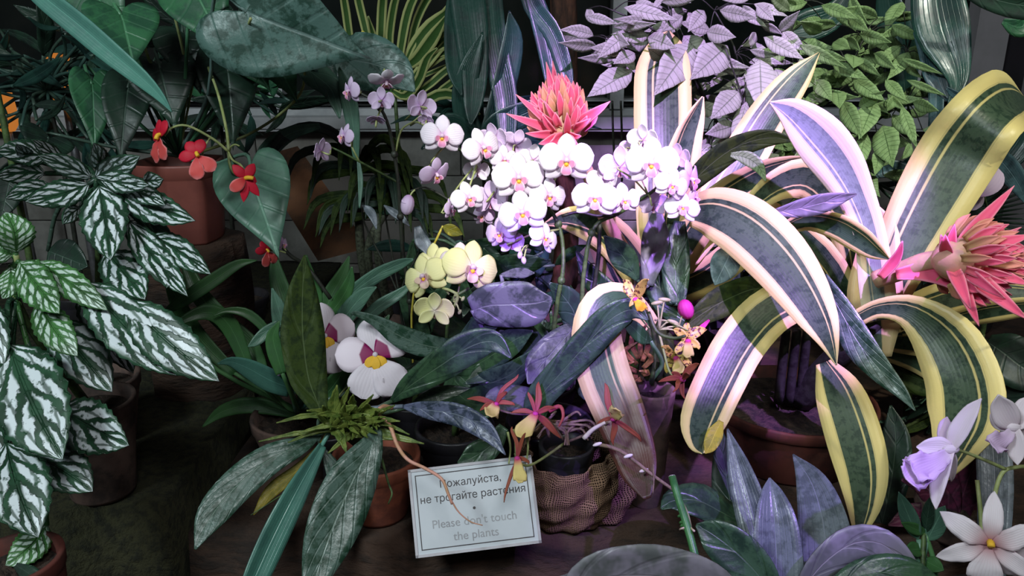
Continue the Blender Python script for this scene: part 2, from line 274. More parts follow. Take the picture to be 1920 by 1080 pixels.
def strip(g, C, Wd, Nh, fold=0.2, cols=6, rolls=None, wave=0.0, wn=5, ser=0.0, m=0, arch=0.0, ph=0.0):
    """C centres, Wd half widths, Nh(i) vector the blade faces; V-fold / arch cross section"""
    n = len(C); V = []; U = []; Fc = []; ls = Vector((1, 0, 0))
    for i in range(n):
        T = (C[min(i+1, n-1)]-C[max(i-1, 0)]); T = T.normalized() if T.length > 1e-9 else Vector((0, 0, 1))
        s = T.cross(Nh(i)); s = s.normalized() if s.length > 0.12 else ls
        if i and s.dot(ls) < -0.2 and False: s = -s
        ls = s; nn = s.cross(T).normalized()
        if rolls is not None:
            r = rolls[i]; s, nn = s*math.cos(r)+nn*math.sin(r), nn*math.cos(r)-s*math.sin(r)
        for j in range(cols+1):
            a = -1+2*j/cols; wv = Wd[i]*(1+(ser*(((i*1) % 2)-0.5) if abs(a) > 0.99 else 0))
            z = -fold*abs(a)*Wd[i] - arch*a*a*Wd[i] if fold < 0 or arch else fold*abs(a)*Wd[i]
            if wave: z += wave*Wd[i]*math.sin(i/n*wn*6.28+ph+(1.7 if a > 0 else 0))*abs(a)**2
            V.append(C[i]+s*(a*wv)+nn*z); U.append(((a+1)/2, i/(n-1)))
    for i in range(n-1):
        for j in range(cols):
            q_ = i*(cols+1)+j; Fc.append((q_, q_+1, q_+cols+2, q_+cols+1))
    g.add(V, Fc, U, m)
CT = lambda n: [(1-math.cos(math.pi*i/(n-1)))/2*0.5+0.5*i/(n-1) for i in range(n)]
def ellips(g, c, ax, rx, rz, m=0, n=8, k=8):
    ax = ax.normalized(); a = ax.orthogonal().normalized(); b = ax.cross(a); V = []; U = []; Fc = []
    for i in range(n+1):
        th = math.pi*i/n
        for j in range(k):
            f = 2*math.pi*j/k; V.append(c+ax*(math.cos(th)*rz)+(a*math.cos(f)+b*math.sin(f))*(math.sin(th)*rx+1e-5)); U.append((j/k, i/n))
    for i in range(n):
        for j in range(k): Fc.append((i*k+j, (i+1)*k+j, (i+1)*k+(j+1) % k, i*k+(j+1) % k))
    g.add(V, Fc, U, m)
def lathe(g, c, prof, k=36, m=0, sq=0.0, lean=(0, 0)):
    V = []; U = []; Fc = []
    for i, (r, z) in enumerate(prof):
        for j in range(k):
            f = 2*math.pi*j/k; rr = r
            if sq: rr = r*(1-sq+sq/max(abs(math.cos(f)), abs(math.sin(f))))
            V.append(c+Vector((rr*math.cos(f)+lean[0]*z, rr*math.sin(f)+lean[1]*z, z))); U.append((j/k, i/(len(prof)-1)))
    for i in range(len(prof)-1):
        for j in range(k): Fc.append((i*k+j, i*k+(j+1) % k, (i+1)*k+(j+1) % k, (i+1)*k+j))
    Fc.append(tuple(range(k))[::-1]); Fc.append(tuple((len(prof)-1)*k+j for j in range(k)))
    g.add(V, Fc, U, m)
def boxg(g, lo, hi, m=0):
    x0, y0, z0 = lo; x1, y1, z1 = hi
    V = [Vector(p) for p in ((x0,y0,z0),(x1,y0,z0),(x1,y1,z0),(x0,y1,z0),(x0,y0,z1),(x1,y0,z1),(x1,y1,z1),(x0,y1,z1))]
    g.add(V, [(0,3,2,1),(4,5,6,7),(0,1,5,4),(1,2,6,5),(2,3,7,6),(3,0,4,7)], [(0.5, 0.5)]*8, m)
def empty(name, loc, label, cat, group=None):
    o = bpy.data.objects.new(name, None); COL.objects.link(o); o.location = loc; o.empty_display_size = 0.03
    o['label'] = label; o['category'] = cat
    if group: o['group'] = group
    return o
def tag(o, label, cat, group=None):
    o['label'] = label; o['category'] = cat
    if group: o['group'] = group
    return o
def structure(name, g, mats, smooth=False):
    o = link(name, g.mesh(name, mats, smooth=smooth)); o['kind'] = 'structure'; return o
BENCH = 0.90
# ---------------------------------------------------------------- plant class
class Plant:
    def __init__(s, name, label, cat, crown, base=None, group=None, stemmat='stem'):
        s.cr = P(*crown); b = Vector((s.cr.x, s.cr.y, BENCH)) if base is None else Vector(base)
        s.loc = b; s.o = empty(name, b, label, cat, group); s.sm = stemmat
    def part(s, name, g, mats, solid=0.0, parent=None, label=None, smooth=True):
        o = link(name, g.mesh(name, mats, s.loc, smooth), parent or s.o, None, solid)
        if label: o['label'] = label
        return o
    def leaf(s, mat, pts, d=(1, 1), roll=None, fold=0.18, n=18, name='leaf', wave=0.05, ser=0.0, pet=True, cols=6, arch=0.0, solid=0.0012, label=None, pr=0.0022, rnd=12, bow=0.0):
        g = G(); K = len(pts)
        if roll is None: roll = random.uniform(-rnd, rnd)
        if not isinstance(roll, tuple): roll = (roll, roll)
        ctl = []
        for i, p in enumerate(pts):
            t = i/(K-1); dd = p[3] if len(p) > 3 else d[0]+(d[1]-d[0])*t - bow*math.sin(math.pi*t)
            ctl.append((p[0], p[1], dd, p[2]))
        C = []; Wd = []; rl = []
        for t in CT(n):
            x, y, dd, wd = spline(ctl, t); C.append(P(x, y, dd)); r = R(roll[0]+(roll[1]-roll[0])*t)
            Wd.append(max(wd, 0.6)*dd/F/2/max(0.5, math.cos(r))); rl.append(r)
        strip(g, C, Wd, lambda i: (CAM-C[i]).normalized(), fold, cols, rl, wave, random.uniform(1.2, 3), ser, 0, arch, random.uniform(0, 6))
        if pet and (C[0]-s.cr).length > 0.02:
            T = (C[0]-C[2]).normalized()*0.04 + C[0]
            tube(g, [C[0], (T+s.cr)/2+Vector((0, 0, 0.005)), s.cr], pr, pr*1.2, 8, 6)
        return s.part(name, g, mat, solid, label=label)
    def oval(s, mat, b, t, wpx, d=(1, 1), peak=0.45, bend=0.0, pw=0.8, **k):
        """leaf from base b to tip t; bend = sideways bow in px"""
        dx, dy = t[0]-b[0], t[1]-b[1]; L = math.hypot(dx, dy) or 1; nx, ny = -dy/L, dx/L; pts = []
        for i in range(8):
            u = i/7; sh = math.sin(math.pi*u**(math.log(0.5)/math.log(peak)))**pw if 0 < u < 1 else 0.0
            o = bend*math.sin(math.pi*u); pts.append((b[0]+dx*u+nx*o, b[1]+dy*u+ny*o, wpx*sh))
        return s.leaf(mat, pts, d, **k)
    def heart(s, mat, at, tip, wpx, roll=0.0, droop=0.25, name='leaf', pet=True, lob=1.0, pr=0.002, fold=0.15, narrow=1.0):
        A = P(*at); B = P(*tip); Y = B-A; L = Y.length; Y = Y/L; Vw = (CAM-A).normalized(); X = Y.cross(Vw).normalized(); N = X.cross(Y)
        r = R(roll); X, N = X*math.cos(r)+N*math.sin(r), N*math.cos(r)-X*math.sin(r)
        W = wpx*at[2]/F/max(0.5, math.cos(r))
        half = [(0, 1), (0.045, 0.9), (0.14, 0.76), (0.27, 0.58), (0.39, 0.40), (0.475, 0.2), (0.5, 0.02), (0.45, -0.14*lob), (0.34, -0.24*lob), (0.2, -0.25*lob), (0.08, -0.17*lob), (0.015, -0.04)]
        out = [tuple(spline(half, i/22)) for i in range(23)]; ring = out + [(-x, y) for x, y in out[::-1][0:-1]]
        g = G(); V = []; U = []; Fc = []; m = len(ring); RN = 6
        for q_ in range(RN+1):
            f = q_/RN
            for (x, y) in ring:
                x2, y2 = x*f, y*f
                z = -droop*max(0, y2)**2*L + fold*abs(x2)*W + 0.012*L*math.sin(9*y2+3*x2*3)
                V.append(A+X*(x2*W)+Y*(y2*L)+N*z); U.append((x2*(1.0)+0.5, 0.2+y2*0.8))
        for q_ in range(RN):
            for j in range(m): Fc.append((q_*m+j, q_*m+(j+1) % m, (q_+1)*m+(j+1) % m, (q_+1)*m+j))
        g.add(V, Fc, U)
        if pet and (A-s.cr).length > 0.02: tube(g, [A, A-Y*0.05-N*0.02, (A+s.cr)/2, s.cr], pr, pr*1.2, 12, 6)
        return s.part(name, g, mat, 0.001)
    def stem(s, pts, r0, r1=None, mat=None, name='stem', n=16, nodes=0, label=None):
        g = G(); W = [P(*p) for p in pts]; tube(g, W, r0, r1, n, 8)
        for i in range(nodes):
            c = Vector(spline([tuple(p) for p in W], (i+0.6)/nodes)); rr = r0*1.55; ellips(g, c, Vector((0, 0, 1)), rr, rr*1.1)
        return s.part(name, g, mat or s.sm, label=label)
    def pot(s, top, rpx, hgt, mat, soil=True, taper=0.72, rim=0.018, sq=0.0, name='pot', cen=None):
        c = cen if cen is not None else P(*top); r = rpx*top[2]/F; g = G(); b = Vector((c.x, c.y, c.z-hgt)); t = 0.005
        pf = [(r*taper*0.97, 0), (r*taper, 0.004), (r*(taper+(1-taper)*0.5)*0.985, hgt*0.5), (r*0.955, hgt-rim-0.002), (r*0.96, hgt-rim), (r*1.0, hgt-rim+0.003), (r*1.01, hgt-0.003), (r, hgt), (r-t, hgt-0.001), (r-t-0.002, hgt-rim), (r*0.9-t, hgt-rim-0.004)]
        lathe(g, b, pf, 40, sq=sq); po = s.part(name, g, mat)
        if soil:
            g2 = G(); V = []; U = []; Fc = []; rr = r*0.94-t; rnd = random.Random(5)
            for i in range(6):
                for j in range(24):
                    f = 2*math.pi*j/24; q_ = rr*i/5; V.append(b+Vector((q_*math.cos(f), q_*math.sin(f), hgt-rim*0.9+(rnd.uniform(-0.004, 0.005) if 0 < i < 5 else 0)))); U.append((0, 0))
            for i in range(5):
                for j in range(24): Fc.append((i*24+j, i*24+(j+1) % 24, (i+1)*24+(j+1) % 24, (i+1)*24+j))
            g2.add(V, Fc, U); s.part('soil', g2, 'soil')
        return po
# ---------------------------------------------------------------- flower prototypes (unit radius, x right, y up, z towards viewer)
def lstrip(g, ang, L, Wm, peak=0.55, pw=0.6, rec=0.15, lift=0.1, m=0, o=(0, 0, 0), fold=0.0, n=12, cols=6, wave=0.0, arch=0.0, claw=0.06, tipw=0.0, ruf=0.0):
    dv = Vector((math.cos(R(ang)), math.sin(R(ang)), 0)); C = []; Wd = []
    for t in CT(n):
        sh = max(0.0, math.sin(math.pi*min(1, t)**(math.log(0.5)/math.log(peak))))**pw
        C.append(Vector(o)+dv*(t*L)+Vector((0, 0, lift*math.sin(math.pi*t)*L-rec*t*t*L))); Wd.append(max(sh, claw*(1-t), tipw*(t > 0.98))*Wm/2*(1+(ruf*math.sin(t*30))))
    strip(g, C, Wd, lambda i: Vector((0, 0, 1)), fold, cols, None, wave, 3, 0, m, arch)
def flower_proto(kind):
    F_ = {}
    def fin(g, nm, mats): return g.mesh(nm, mats)
    if kind in ('phal', 'phal_lilac', 'phal_yellow', 'phal_blush'):
        pm = {'phal': 'p_white', 'phal_lilac': 'p_lilac', 'phal_yellow': 'p_yellow', 'phal_blush': 'p_blush'}[kind]; lp = 'p_ylip' if kind in ('phal_yellow', 'phal_blush') else 'p_lip'
        g = G()
        lstrip(g, 90, 0.95, 0.66, 0.58, 0.6, 0.12, 0.1, 0, (0, 0.02, -0.05), arch=0.25)
        lstrip(g, 218, 0.92, 0.58, 0.55, 0.65, 0.2, 0.08, 0, (0, 0, -0.05), arch=0.25); lstrip(g, 322, 0.92, 0.58, 0.55, 0.65, 0.2, 0.08, 0, (0, 0, -0.05), arch=0.25)
        tube(g, [Vector((0, 0.06, -0.02)), Vector((0, 0.06, 0.12)), Vector((0, 0.0, 0.24))], 0.06, 0.085, 6, 8, 1)
        F_['flower'] = (fin(g, 'flower_sepals', [pm, 'p_column']), Matrix())
        g = G(); lstrip(g, 8, 0.98, 1.02, 0.6, 0.5, 0.22, 0.12, 0, (0.02, 0.03, 0), arch=0.12, wave=0.06, cols=8, n=14); me = fin(g, 'flower_petal', pm)
        F_['petal'] = [(me, Matrix()), (me, Matrix.Scale(-1, 4, Vector((1, 0, 0))))]
        g = G(); lstrip(g, 270, 0.42, 0.40, 0.62, 0.5, -0.15, 0.25, 0, (0, -0.08, 0.08), fold=0.35)
        for sx in (30, 150): lstrip(g, sx+(-8 if sx < 90 else 8)-20*(1 if sx < 90 else -1), 0.32, 0.30, 0.6, 0.6, -0.9, 0.1, 0, (0, -0.10, 0.08))
        ellips(g, Vector((0, -0.12, 0.16)), Vector((0, 0.3, 1)), 0.07, 0.08, 1)
        F_['lip'] = [(fin(g, 'flower_lip', [lp, 'p_yel']), Matrix())]
    elif kind == 'milt':
        g = G(); lstrip(g, 92, 0.95, 0.72, 0.6, 0.55, 0.1, 0.08, 0, (0, 0.05, -0.06), arch=0.15)
        lstrip(g, 152, 0.9, 0.62, 0.6, 0.55, 0.15, 0.05, 0, (0, 0, -0.1), arch=0.15); lstrip(g, 28, 0.9, 0.62, 0.6, 0.55, 0.15, 0.05, 0, (0, 0, -0.1), arch=0.15)
        ellips(g, Vector((0, 0.0, 0.1)), Vector((0, -0.3, 1)), 0.06, 0.09, 0)
        F_['flower'] = (fin(g, 'pansy_sepals', ['p_milt']), Matrix())
        g = G(); lstrip(g, 18, 1.0, 0.92, 0.62, 0.5, 0.12, 0.05, 0, (0, 0.0, 0.02), arch=0.1); me = fin(g, 'pansy_petal', 'p_mask')
        F_['petal'] = [(me, Matrix.Rotation(R(8), 4, 'Z')), (me, Matrix.Scale(-1, 4, Vector((1, 0, 0))) @ Matrix.Rotation(R(-8), 4, 'Z'))]
        g = G(); lstrip(g, 248, 1.08, 0.95, 0.68, 0.45, 0.05, 0.1, 0, (0, -0.08, 0.05), wave=0.1, cols=8); lstrip(g, 300, 1.08, 0.95, 0.68, 0.45, 0.05, 0.12, 0, (0, -0.08, 0.06), wave=0.1, cols=8)
        for a in (225, 270, 315): lstrip(g, a, 0.36, 0.24, 0.6, 0.5, 0, 0.1, 1, (0, -0.04, 0.13+0.01*(a == 270)))
        F_['lip'] = [(fin(g, 'pansy_lip', ['p_milt', 'p_yel']), Matrix())]
    elif kind == 'red':
        g = G()
        for a, L, W_ in ((118, 0.8, 0.6), (62, 0.8, 0.6), (178, 0.9, 0.6)): lstrip(g, a, L, W_, 0.6, 0.5, 0.1, 0.1, 0, arch=0.15)
        tube(g, [Vector((0, 0.1, 0)), Vector((0, 0.05, 0.15)), Vector((0.05, -0.12, 0.26))], 0.07, 0.09, 6, 8, 1)
        F_['flower'] = (fin(g, 'red_sepals', ['p_red', 'p_yel']), Matrix())
        g = G(); lstrip(g, 255, 1.2, 0.75, 0.68, 0.5, -0.02, 0.1, 0, (0, -0.05, 0.05), wave=0.12); lstrip(g, 305, 1.1, 0.75, 0.68, 0.5, -0.02, 0.1, 0, (0, -0.05, 0.06), wave=0.12)
        F_['lip'] = [(fin(g, 'red_lip', 'p_redlip'), Matrix())]
    elif kind == 'redstar':
        g = G()
        for a, L in ((55, 0.9), (130, 0.9), (340, 0.6)): lstrip(g, a, L, 0.55, 0.5, 0.7, 0.1, 0.1, 0, arch=0.15)
        tube(g, [Vector((0, 0, 0)), Vector((0.15, 0.02, 0.2)), Vector((0.35, -0.02, 0.25))], 0.1, 0.1, 6, 8, 1)
        F_['flower'] = (fin(g, 'star_sepals', ['p_red', 'p_yel']), Matrix())
        g = G(); lstrip(g, 258, 1.25, 0.5, 0.45, 0.8, 0.0, 0.05, 0); lstrip(g, 300, 1.15, 0.5, 0.45, 0.8, 0.0, 0.05, 0); me = fin(g, 'star_petals', 'p_red')
        g = G(); lstrip(g, 215, 1.0, 0.65, 0.6, 0.5, 0, 0.2, 0)
        F_['petal'] = [(me, Matrix())]; F_['lip'] = [(fin(g, 'star_lip', 'p_redlip'), Matrix())]
    elif kind == 'cross':
        g = G()
        for a in (85, 205, 325): lstrip(g, a, 1.15, 0.42, 0.5, 0.75, 0.15, 0.1, 0, (0, 0, -0.05), fold=0.15, wave=0.2)
        tube(g, [Vector((0, 0.05, 0)), Vector((0, 0.05, 0.14)), Vector((0, 0.0, 0.2))], 0.06, 0.07, 6, 8, 1)
        F_['flower'] = (fin(g, 'pale_star_sepals', ['p_cross', 'p_yel']), Matrix())
        g = G(); lstrip(g, 28, 1.12, 0.52, 0.5, 0.8, 0.2, 0.12, 0, wave=0.3); me = fin(g, 'pale_star_petal', 'p_cross')
        F_['petal'] = [(me, Matrix()), (me, Matrix.Scale(-1, 4, Vector((1, 0, 0))))]
        g = G(); lstrip(g, 265, 0.95, 0.72, 0.7, 0.5, 0.1, 0.2, 0, wave=0.15)
        F_['lip'] = [(fin(g, 'pale_star_lip', 'p_cross'), Matrix())]
    return F_
PROTO = {}
def flower(pl, kind, x, y, d, diam, yaw=0, pit=0, rollz=0, back=None, stem=None, name='flower', label=None, sm='palestem', squash=1.0):
    if kind not in PROTO: PROTO[kind] = flower_proto(kind)
    pr = PROTO[kind]; c = P(x, y, d); n = (CAM-c).normalized()
    yv = Vector((0, 0, 1)); X = yv.cross(n).normalized(); Y = n.cross(X)
    M = Matrix((X, Y, n)).transposed().to_4x4() @ Matrix.Rotation(R(yaw), 4, 'Y') @ Matrix.Rotation(R(-pit), 4, 'X') @ Matrix.Rotation(R(rollz), 4, 'Z')
    sc = diam*d/F/2; M = M @ Matrix.Scale(sc, 4); W = Matrix.Translation(c-pl.loc) @ M
    o = link(name, pr['flower'][0], pl.o, None, 0.0); o.matrix_local = W
    md = o.modifiers.new('thickness', 'SOLIDIFY'); md.thickness = 0.03; md.offset = 0
    if label: o['label'] = label
    for nm in ('petal', 'lip'):
        for me, mm in pr.get(nm, []):
            rr = mm @ Matrix.Rotation(R(random.uniform(-5, 5)), 4, 'Z')
            ch = link(nm, me, o); ch.matrix_local = rr; md = ch.modifiers.new('thickness', 'SOLIDIFY'); md.thickness = 0.03; md.offset = 0
    if stem:
        s_ = P(*stem); bk = c-n*0.0 + (M.to_3x3() @ Vector((0, 0, -0.05))); mid = bk + (M.to_3x3() @ Vector((0, -0.1, -0.7)))
        g = G(); tube(g, [bk, mid, (mid+s_)/2+Vector((0, 0, 0.004)), s_], 0.0011, 0.0013, 10, 6); pl.part('pedicel', g, sm)
    return o
def bud(pl, x, y, d, rpx, mat='p_lilac', ang=90, stem=None, el=1.5, name='bud'):
    g = G(); c = P(x, y, d); ax = RT*math.cos(R(ang))+UP*math.sin(R(ang)); r = rpx*d/F; ellips(g, c, ax, r, r*el)
    if stem: tube(g, [c, (c+P(*stem))/2+Vector((0, 0, 0.004)), P(*stem)], 0.001, 0.0012, 6, 6, 1)
    return pl.part(name, g, [mat, 'palestem'])
#==STRUCTURE
g = G(); boxg(g, (-3.5, -1.0, -0.1), (3.5, 3.2, 0.0)); structure('floor', g, ['floor'])
YW = 2.05
g = G(); boxg(g, (-3.5, YW+0.03, 0), (3.5, YW+0.15, 1.255)); wallb = structure('wall_back', g, ['block'])
rb = random.Random(3); bh = 0.118; bw = 0.26; br = None
for r_ in range(4):
    z0 = 1.255-(r_+1)*bh
    for c_ in range(-6, 7):
        x0 = c_*bw+(bw/2 if r_ % 2 else 0)
        if br is None:
            g = G(); bv = 0.002; hx, hz, dy = bw/2-0.0012, bh/2-0.0012, 0.03
            V = [Vector(p) for p in ((-hx, dy, -hz), (hx, dy, -hz), (hx, dy, hz), (-hx, dy, hz), (-hx, bv, -hz), (hx, bv, -hz), (hx, bv, hz), (-hx, bv, hz), (-hx+bv, 0, -hz+bv), (hx-bv, 0, -hz+bv), (hx-bv, 0, hz-bv), (-hx+bv, 0, hz-bv))]
            Fq = []
            for a in (0, 4): Fq += [(a+i, a+(i+1) % 4, a+4+(i+1) % 4, a+4+i) for i in range(4)]
            Fq.append((8, 9, 10, 11)); g.add(V, Fq, [(0, 0)]*12); br = g.mesh('block', ['block'], smooth=False)
        o = link('block', br, wallb, (x0, YW+rb.uniform(-0.005, 0.003)-0.002, z0+bh/2))
g = G(); boxg(g, (-3.5, YW-0.05, 1.255), (3.5, YW+0.2, 1.283)); boxg(g, (-3.5, YW-0.055, 1.262), (3.5, YW-0.05, 1.290)); structure('trim_1', g, ['sill'])
g = G(); boxg(g, (-3.5, YW+0.12, 1.283), (3.5, YW+0.15, 3.0)); structure('window_1', g, ['glass'])
g = G(); boxg(g, (-3.5, YW+0.06, 1.283), (3.5, YW+0.12, 1.30)); boxg(g, (-3.5, YW+0.06, 1.318), (3.5, YW+0.12, 1.322))
for x in (-1.9, -0.62, 0.25, 1.0, 2.2): boxg(g, (x, YW+0.05, 1.3), (x+0.035, YW+0.12, 3.0))
structure('trim_2', g, ['sill'])
# right-hand grey panel with a dark joint
a = P(1808, 200, 1.9); g = G(); boxg(g, (a.x, a.y, 0), (a.x+0.075, a.y+0.05, 2.6)); boxg(g, (a.x+0.14, a.y, 0), (a.x+0.9, a.y+0.05, 2.6)); wr = structure('wall_right', g, ['panel'])
g = G(); boxg(g, (a.x+0.075, a.y+0.02, 0), (a.x+0.14, a.y+0.05, 2.6)); o = link('dark_joint', g.mesh('dark_joint', ['black'], smooth=False), wr); o['label'] = 'black rubber joint between grey panels'
# timber / rock ledge that carries the pots
def slab(name, x0, x1, y0, y1, zt, zb, mat, label, cat, seed=1, amp=0.012, nx=50, ny=26):
    rd = random.Random(seed); off = rd.uniform(0, 9); V = []; U = []; Fc = []
    nzf = lambda x, y: math.sin(x*23+off)*0.4+math.sin(y*31+off*2+x*9)*0.35+math.sin(x*71+y*53)*0.25
    rows = []
    for j in range(ny+8):
        row = []
        for i in range(nx+1):
            x = x0+(x1-x0)*i/nx
            if j < 8: y = y0+nzf(x*1.3, j*0.03)*amp*1.6; z = zb+(zt-zb)*(j/8); y += -0.01*math.sin(j/8*3.1)
            else: y = y0+0.006+(y1-y0)*(j-8)/(ny-1)+(nzf(x*1.3, 0.24)*amp*1.6 if j == 8 else 0); z = zt+nzf(x, y)*amp*0.35
            row.append(len(V)); V.append(Vector((x, y, z))); U.append((i/nx, j/(ny+8)))
        rows.append(row)
    bot = [len(V)+k for k in range(2)]
    for j in range(len(rows)-1):
        for i in range(nx): Fc.append((rows[j][i], rows[j][i+1], rows[j+1][i+1], rows[j+1][i]))
    n0 = len(V); V += [Vector((x0, y1+0.01, zb)), Vector((x1, y1+0.01, zb))]; U += [(0, 1), (1, 1)]
    Fc.append(tuple([rows[-1][i] for i in range(nx+1)]+[n0+1, n0])); Fc.append(tuple([rows[0][i] for i in range(nx+1)][::-1]+[n0, n0+1]))
    Fc.append(tuple([r_[0] for r_ in rows]+[n0])); Fc.append(tuple([n0+1]+[r_[-1] for r_ in rows][::-1]))
    me = mkmesh(name, V, Fc, U, mat); return tag(link(name, me), label, cat)
slab('timber_ledge', -0.405, 1.3, 0.845, 1.97, BENCH, 0.0, 'rock', 'rough brown timber ledge carrying the pots, edge seen under the white sign', 'ledge', 2)
slab('mossy_ledge', -1.3, -0.437, 0.855, 1.97, 0.93, 0.0, 'moss', 'dark mossy ledge at the left under the silver-leaved plants', 'ledge', 7, 0.02)
slab('front_step', 0.16, 1.2, 0.42, 0.80, 0.84, 0.0, 'rock', 'low dark timber step at bottom right under the front orchids', 'ledge', 4, 0.01, 24, 8)
slab('front_step', -1.0, -0.34, 0.42, 0.80, 0.80, 0.0, 'rock', 'low dark timber step at bottom left under the red-brown pot', 'ledge', 5, 0.01, 24, 8)
def stump(x, y, r, z0, z1, label):
    g = G(); rd = random.Random(int(x*100)); K = 28; V = []; U = []; Fc = []
    for i in range(9):
        for j in range(K):
            f = 2*math.pi*j/K; rr = r*(1+0.05*math.sin(f*5)+0.03*math.sin(f*11+i))*(1 if i < 8 else 0.96); V.append(Vector((x+rr*math.cos(f), y+rr*math.sin(f), z0+(z1-z0)*i/8))); U.append((j/K, i/8))
    for i in range(8):
        for j in range(K): Fc.append((i*K+j, i*K+(j+1) % K, (i+1)*K+(j+1) % K, (i+1)*K+j))
    Fc.append(tuple(range(K))[::-1]); Fc.append(tuple(8*K+j for j in range(K))); g.add(V, Fc, U)
    return tag(link('tree_stump', g.mesh('tree_stump', 'rock')), label, 'stump')
def autopot(pl, r=0.07, h=0.1, mat='blackplastic', xy=None, base=None, stem=True, pr=0.005):
    x, y = xy or (pl.cr.x, pl.cr.y); z = base if base is not None else pl.loc.z
    pl.pot((0, 0, 1), r*F, h, mat, cen=Vector((x, y, z+h)))
    if stem and pl.cr.z > z+h:
        g = G(); tube(g, [Vector((x, y, z+h-0.015)), (Vector((x, y, z+h))+pl.cr)/2+Vector((0.004, 0, 0)), pl.cr], pr, pr*0.7, 8, 7); pl.part('stem', g, pl.sm)
# background lamp glow at far left
for (x, y, rp, lb) in ((118, 150, 26, 'orange-glowing lantern seen through dark foliage at upper left'), (8, 205, 24, 'orange-glowing lantern at the left edge above the silver leaves')):
    c = P(x, y, 1.55 if x > 50 else 1.85); g = G(); r = rp*1.5/F
    lathe(g, c-Vector((0, 0, 0.05)), [(r*0.6, 0), (r, 0.015), (r*1.05, 0.05), (r*0.9, 0.09), (r*0.5, 0.1)], 20)
    e = empty('lantern', (c.x, c.y, 0.93), lb, 'lantern', 'glowing lanterns at left')
    lo = link('lamp_shade', g.mesh('lamp_shade', 'glow', e.location), e)
    g = G(); tube(g, [Vector((c.x, c.y, 0.93)), c-Vector((0, 0, 0.05))], 0.008, 0.008, 4, 8); lathe(g, Vector((c.x, c.y, 0.925)), [(0.04, 0), (0.04, 0.01), (0.01, 0.015)], 20); link('pole', g.mesh('pole', 'metal', e.location), e)
# leaning rusty board, tree trunk
g = G(); A, B = P(520, 290, 1.85), P(640, 470, 1.6); s_ = Vector((0.045, 0.0, 0.012)); t_ = Vector((0, 0.012, 0.006))
V = [A-s_-t_, A+s_-t_, A+s_+t_, A-s_+t_, B-s_-t_, B+s_-t_, B+s_+t_, B-s_+t_]
g.add(V, [(0,1,2,3),(7,6,5,4),(0,4,5,1),(1,5,6,2),(2,6,7,3),(3,7,4,0)], [(0, 0)]*8)
tag(link('wooden_board', g.mesh('wooden_board', 'board', smooth=False)), 'rusty brown board leaning against the grey block wall', 'board')
e = empty('tree', (P(1068, 50, 1.75).x, P(1068, 50, 1.75).y, BENCH), 'reddish brown trunk at the top behind the pink spiky flower', 'tree')
g = G(); c = P(1068, 50, 1.75); V = []; U = []; Fc = []; K = 20
for i in range(24):
    for j in range(K):
        f = 2*math.pi*j/K; rr = 0.028*(1+0.14*math.sin(f*4+i*0.3)+0.08*math.sin(i*1.9+f*2)); V.append(Vector((c.x+0.006*math.sin(i*0.6)-0.03*(i/23), c.y, BENCH+i*0.045))+Vector((rr*math.cos(f), rr*math.sin(f), 0))); U.append((j/K, i/23))
for i in range(23):
    for j in range(K): Fc.append((i*K+j, i*K+(j+1) % K, (i+1)*K+(j+1) % K, (i+1)*K+j))
Fc.append(tuple(range(K))[::-1]); g.add(V, Fc, U); link('trunk', g.mesh('trunk', 'bark', e.location), e)

# ================================================================ LEFT: silver patched plants
p = Plant('silver_leaf_plant', 'rear silver-patched plant whose upper whorl overlaps the brown square pot', 'plant', (182, 335, 0.98), (P(150, 560, 1.1).x, P(150, 560, 1.1).y, 0.93), 'silver-patched plants at left')
autopot(p, 0.06, 0.10, 'oldclay', xy=(p.loc.x, p.loc.y), base=0.93)
for b, t, w_, kw in [((178,332),(262,293),46,{}),((188,337),(280,347),40,{}),((172,333),(72,292),40,{}),((90,295),(-8,285),48,{}),((85,325),(-8,332),42,{}),((168,345),(48,378),52,{}),
        ((186,348),(207,488),84,{}),((212,355),(366,414),64,{}),((268,338),(306,336),34,{}),((240,412),(352,556),58,{}),((285,440),(395,514),52,{}),((200,470),(272,562),78,{}),
        ((150,390),(118,420),30,{}),((60,300),(30,270),26,{}),((190,318),(175,268),34,{}),((120,300),(60,262),30,{}),((330,500),(312,540),18,{}),((230,350),(310,385),40,{}),((100,350),(10,372),40,{})]:
    p.oval('pilea', b, t, w_, (0.97, 0.90), ser=0.10, fold=0.14, wave=0.06, n=24, cols=8, roll=random.uniform(-20, 12), bend=random.uniform(-5, 5))
for b, t, w_ in [((272,470),(332,524),22),((282,418),(322,442),26),((20,330),(2,410),50),((90,470),(165,500),70)]:
    p.oval('darkheart', b, t, w_, (1.02, 1.0), label='dark plain leaf among the silver ones')
p = Plant('silver_leaf_plant', 'front silver-patched plant with large drooping leaves at left edge in clay pot', 'plant', (30, 560, 0.90), (P(165, 745, 1.0).x, P(165, 745, 1.0).y, 0.93), 'silver-patched plants at left')
p.pot((165, 748, 1.0), 82, 0.13, 'oldclay')
g = G(); tube(g, [P(165, 760, 1.0), P(120, 700, 0.96), P(60, 620, 0.92), p.cr], 0.006, 0.004, 12, 8); p.part('stem', g, 'stem')
g = G(); tube(g, [p.cr, P(34, 520, 0.9), P(30, 478, 0.88)], 0.004, 0.003, 8, 8); p.part('stem', g, 'palestem')
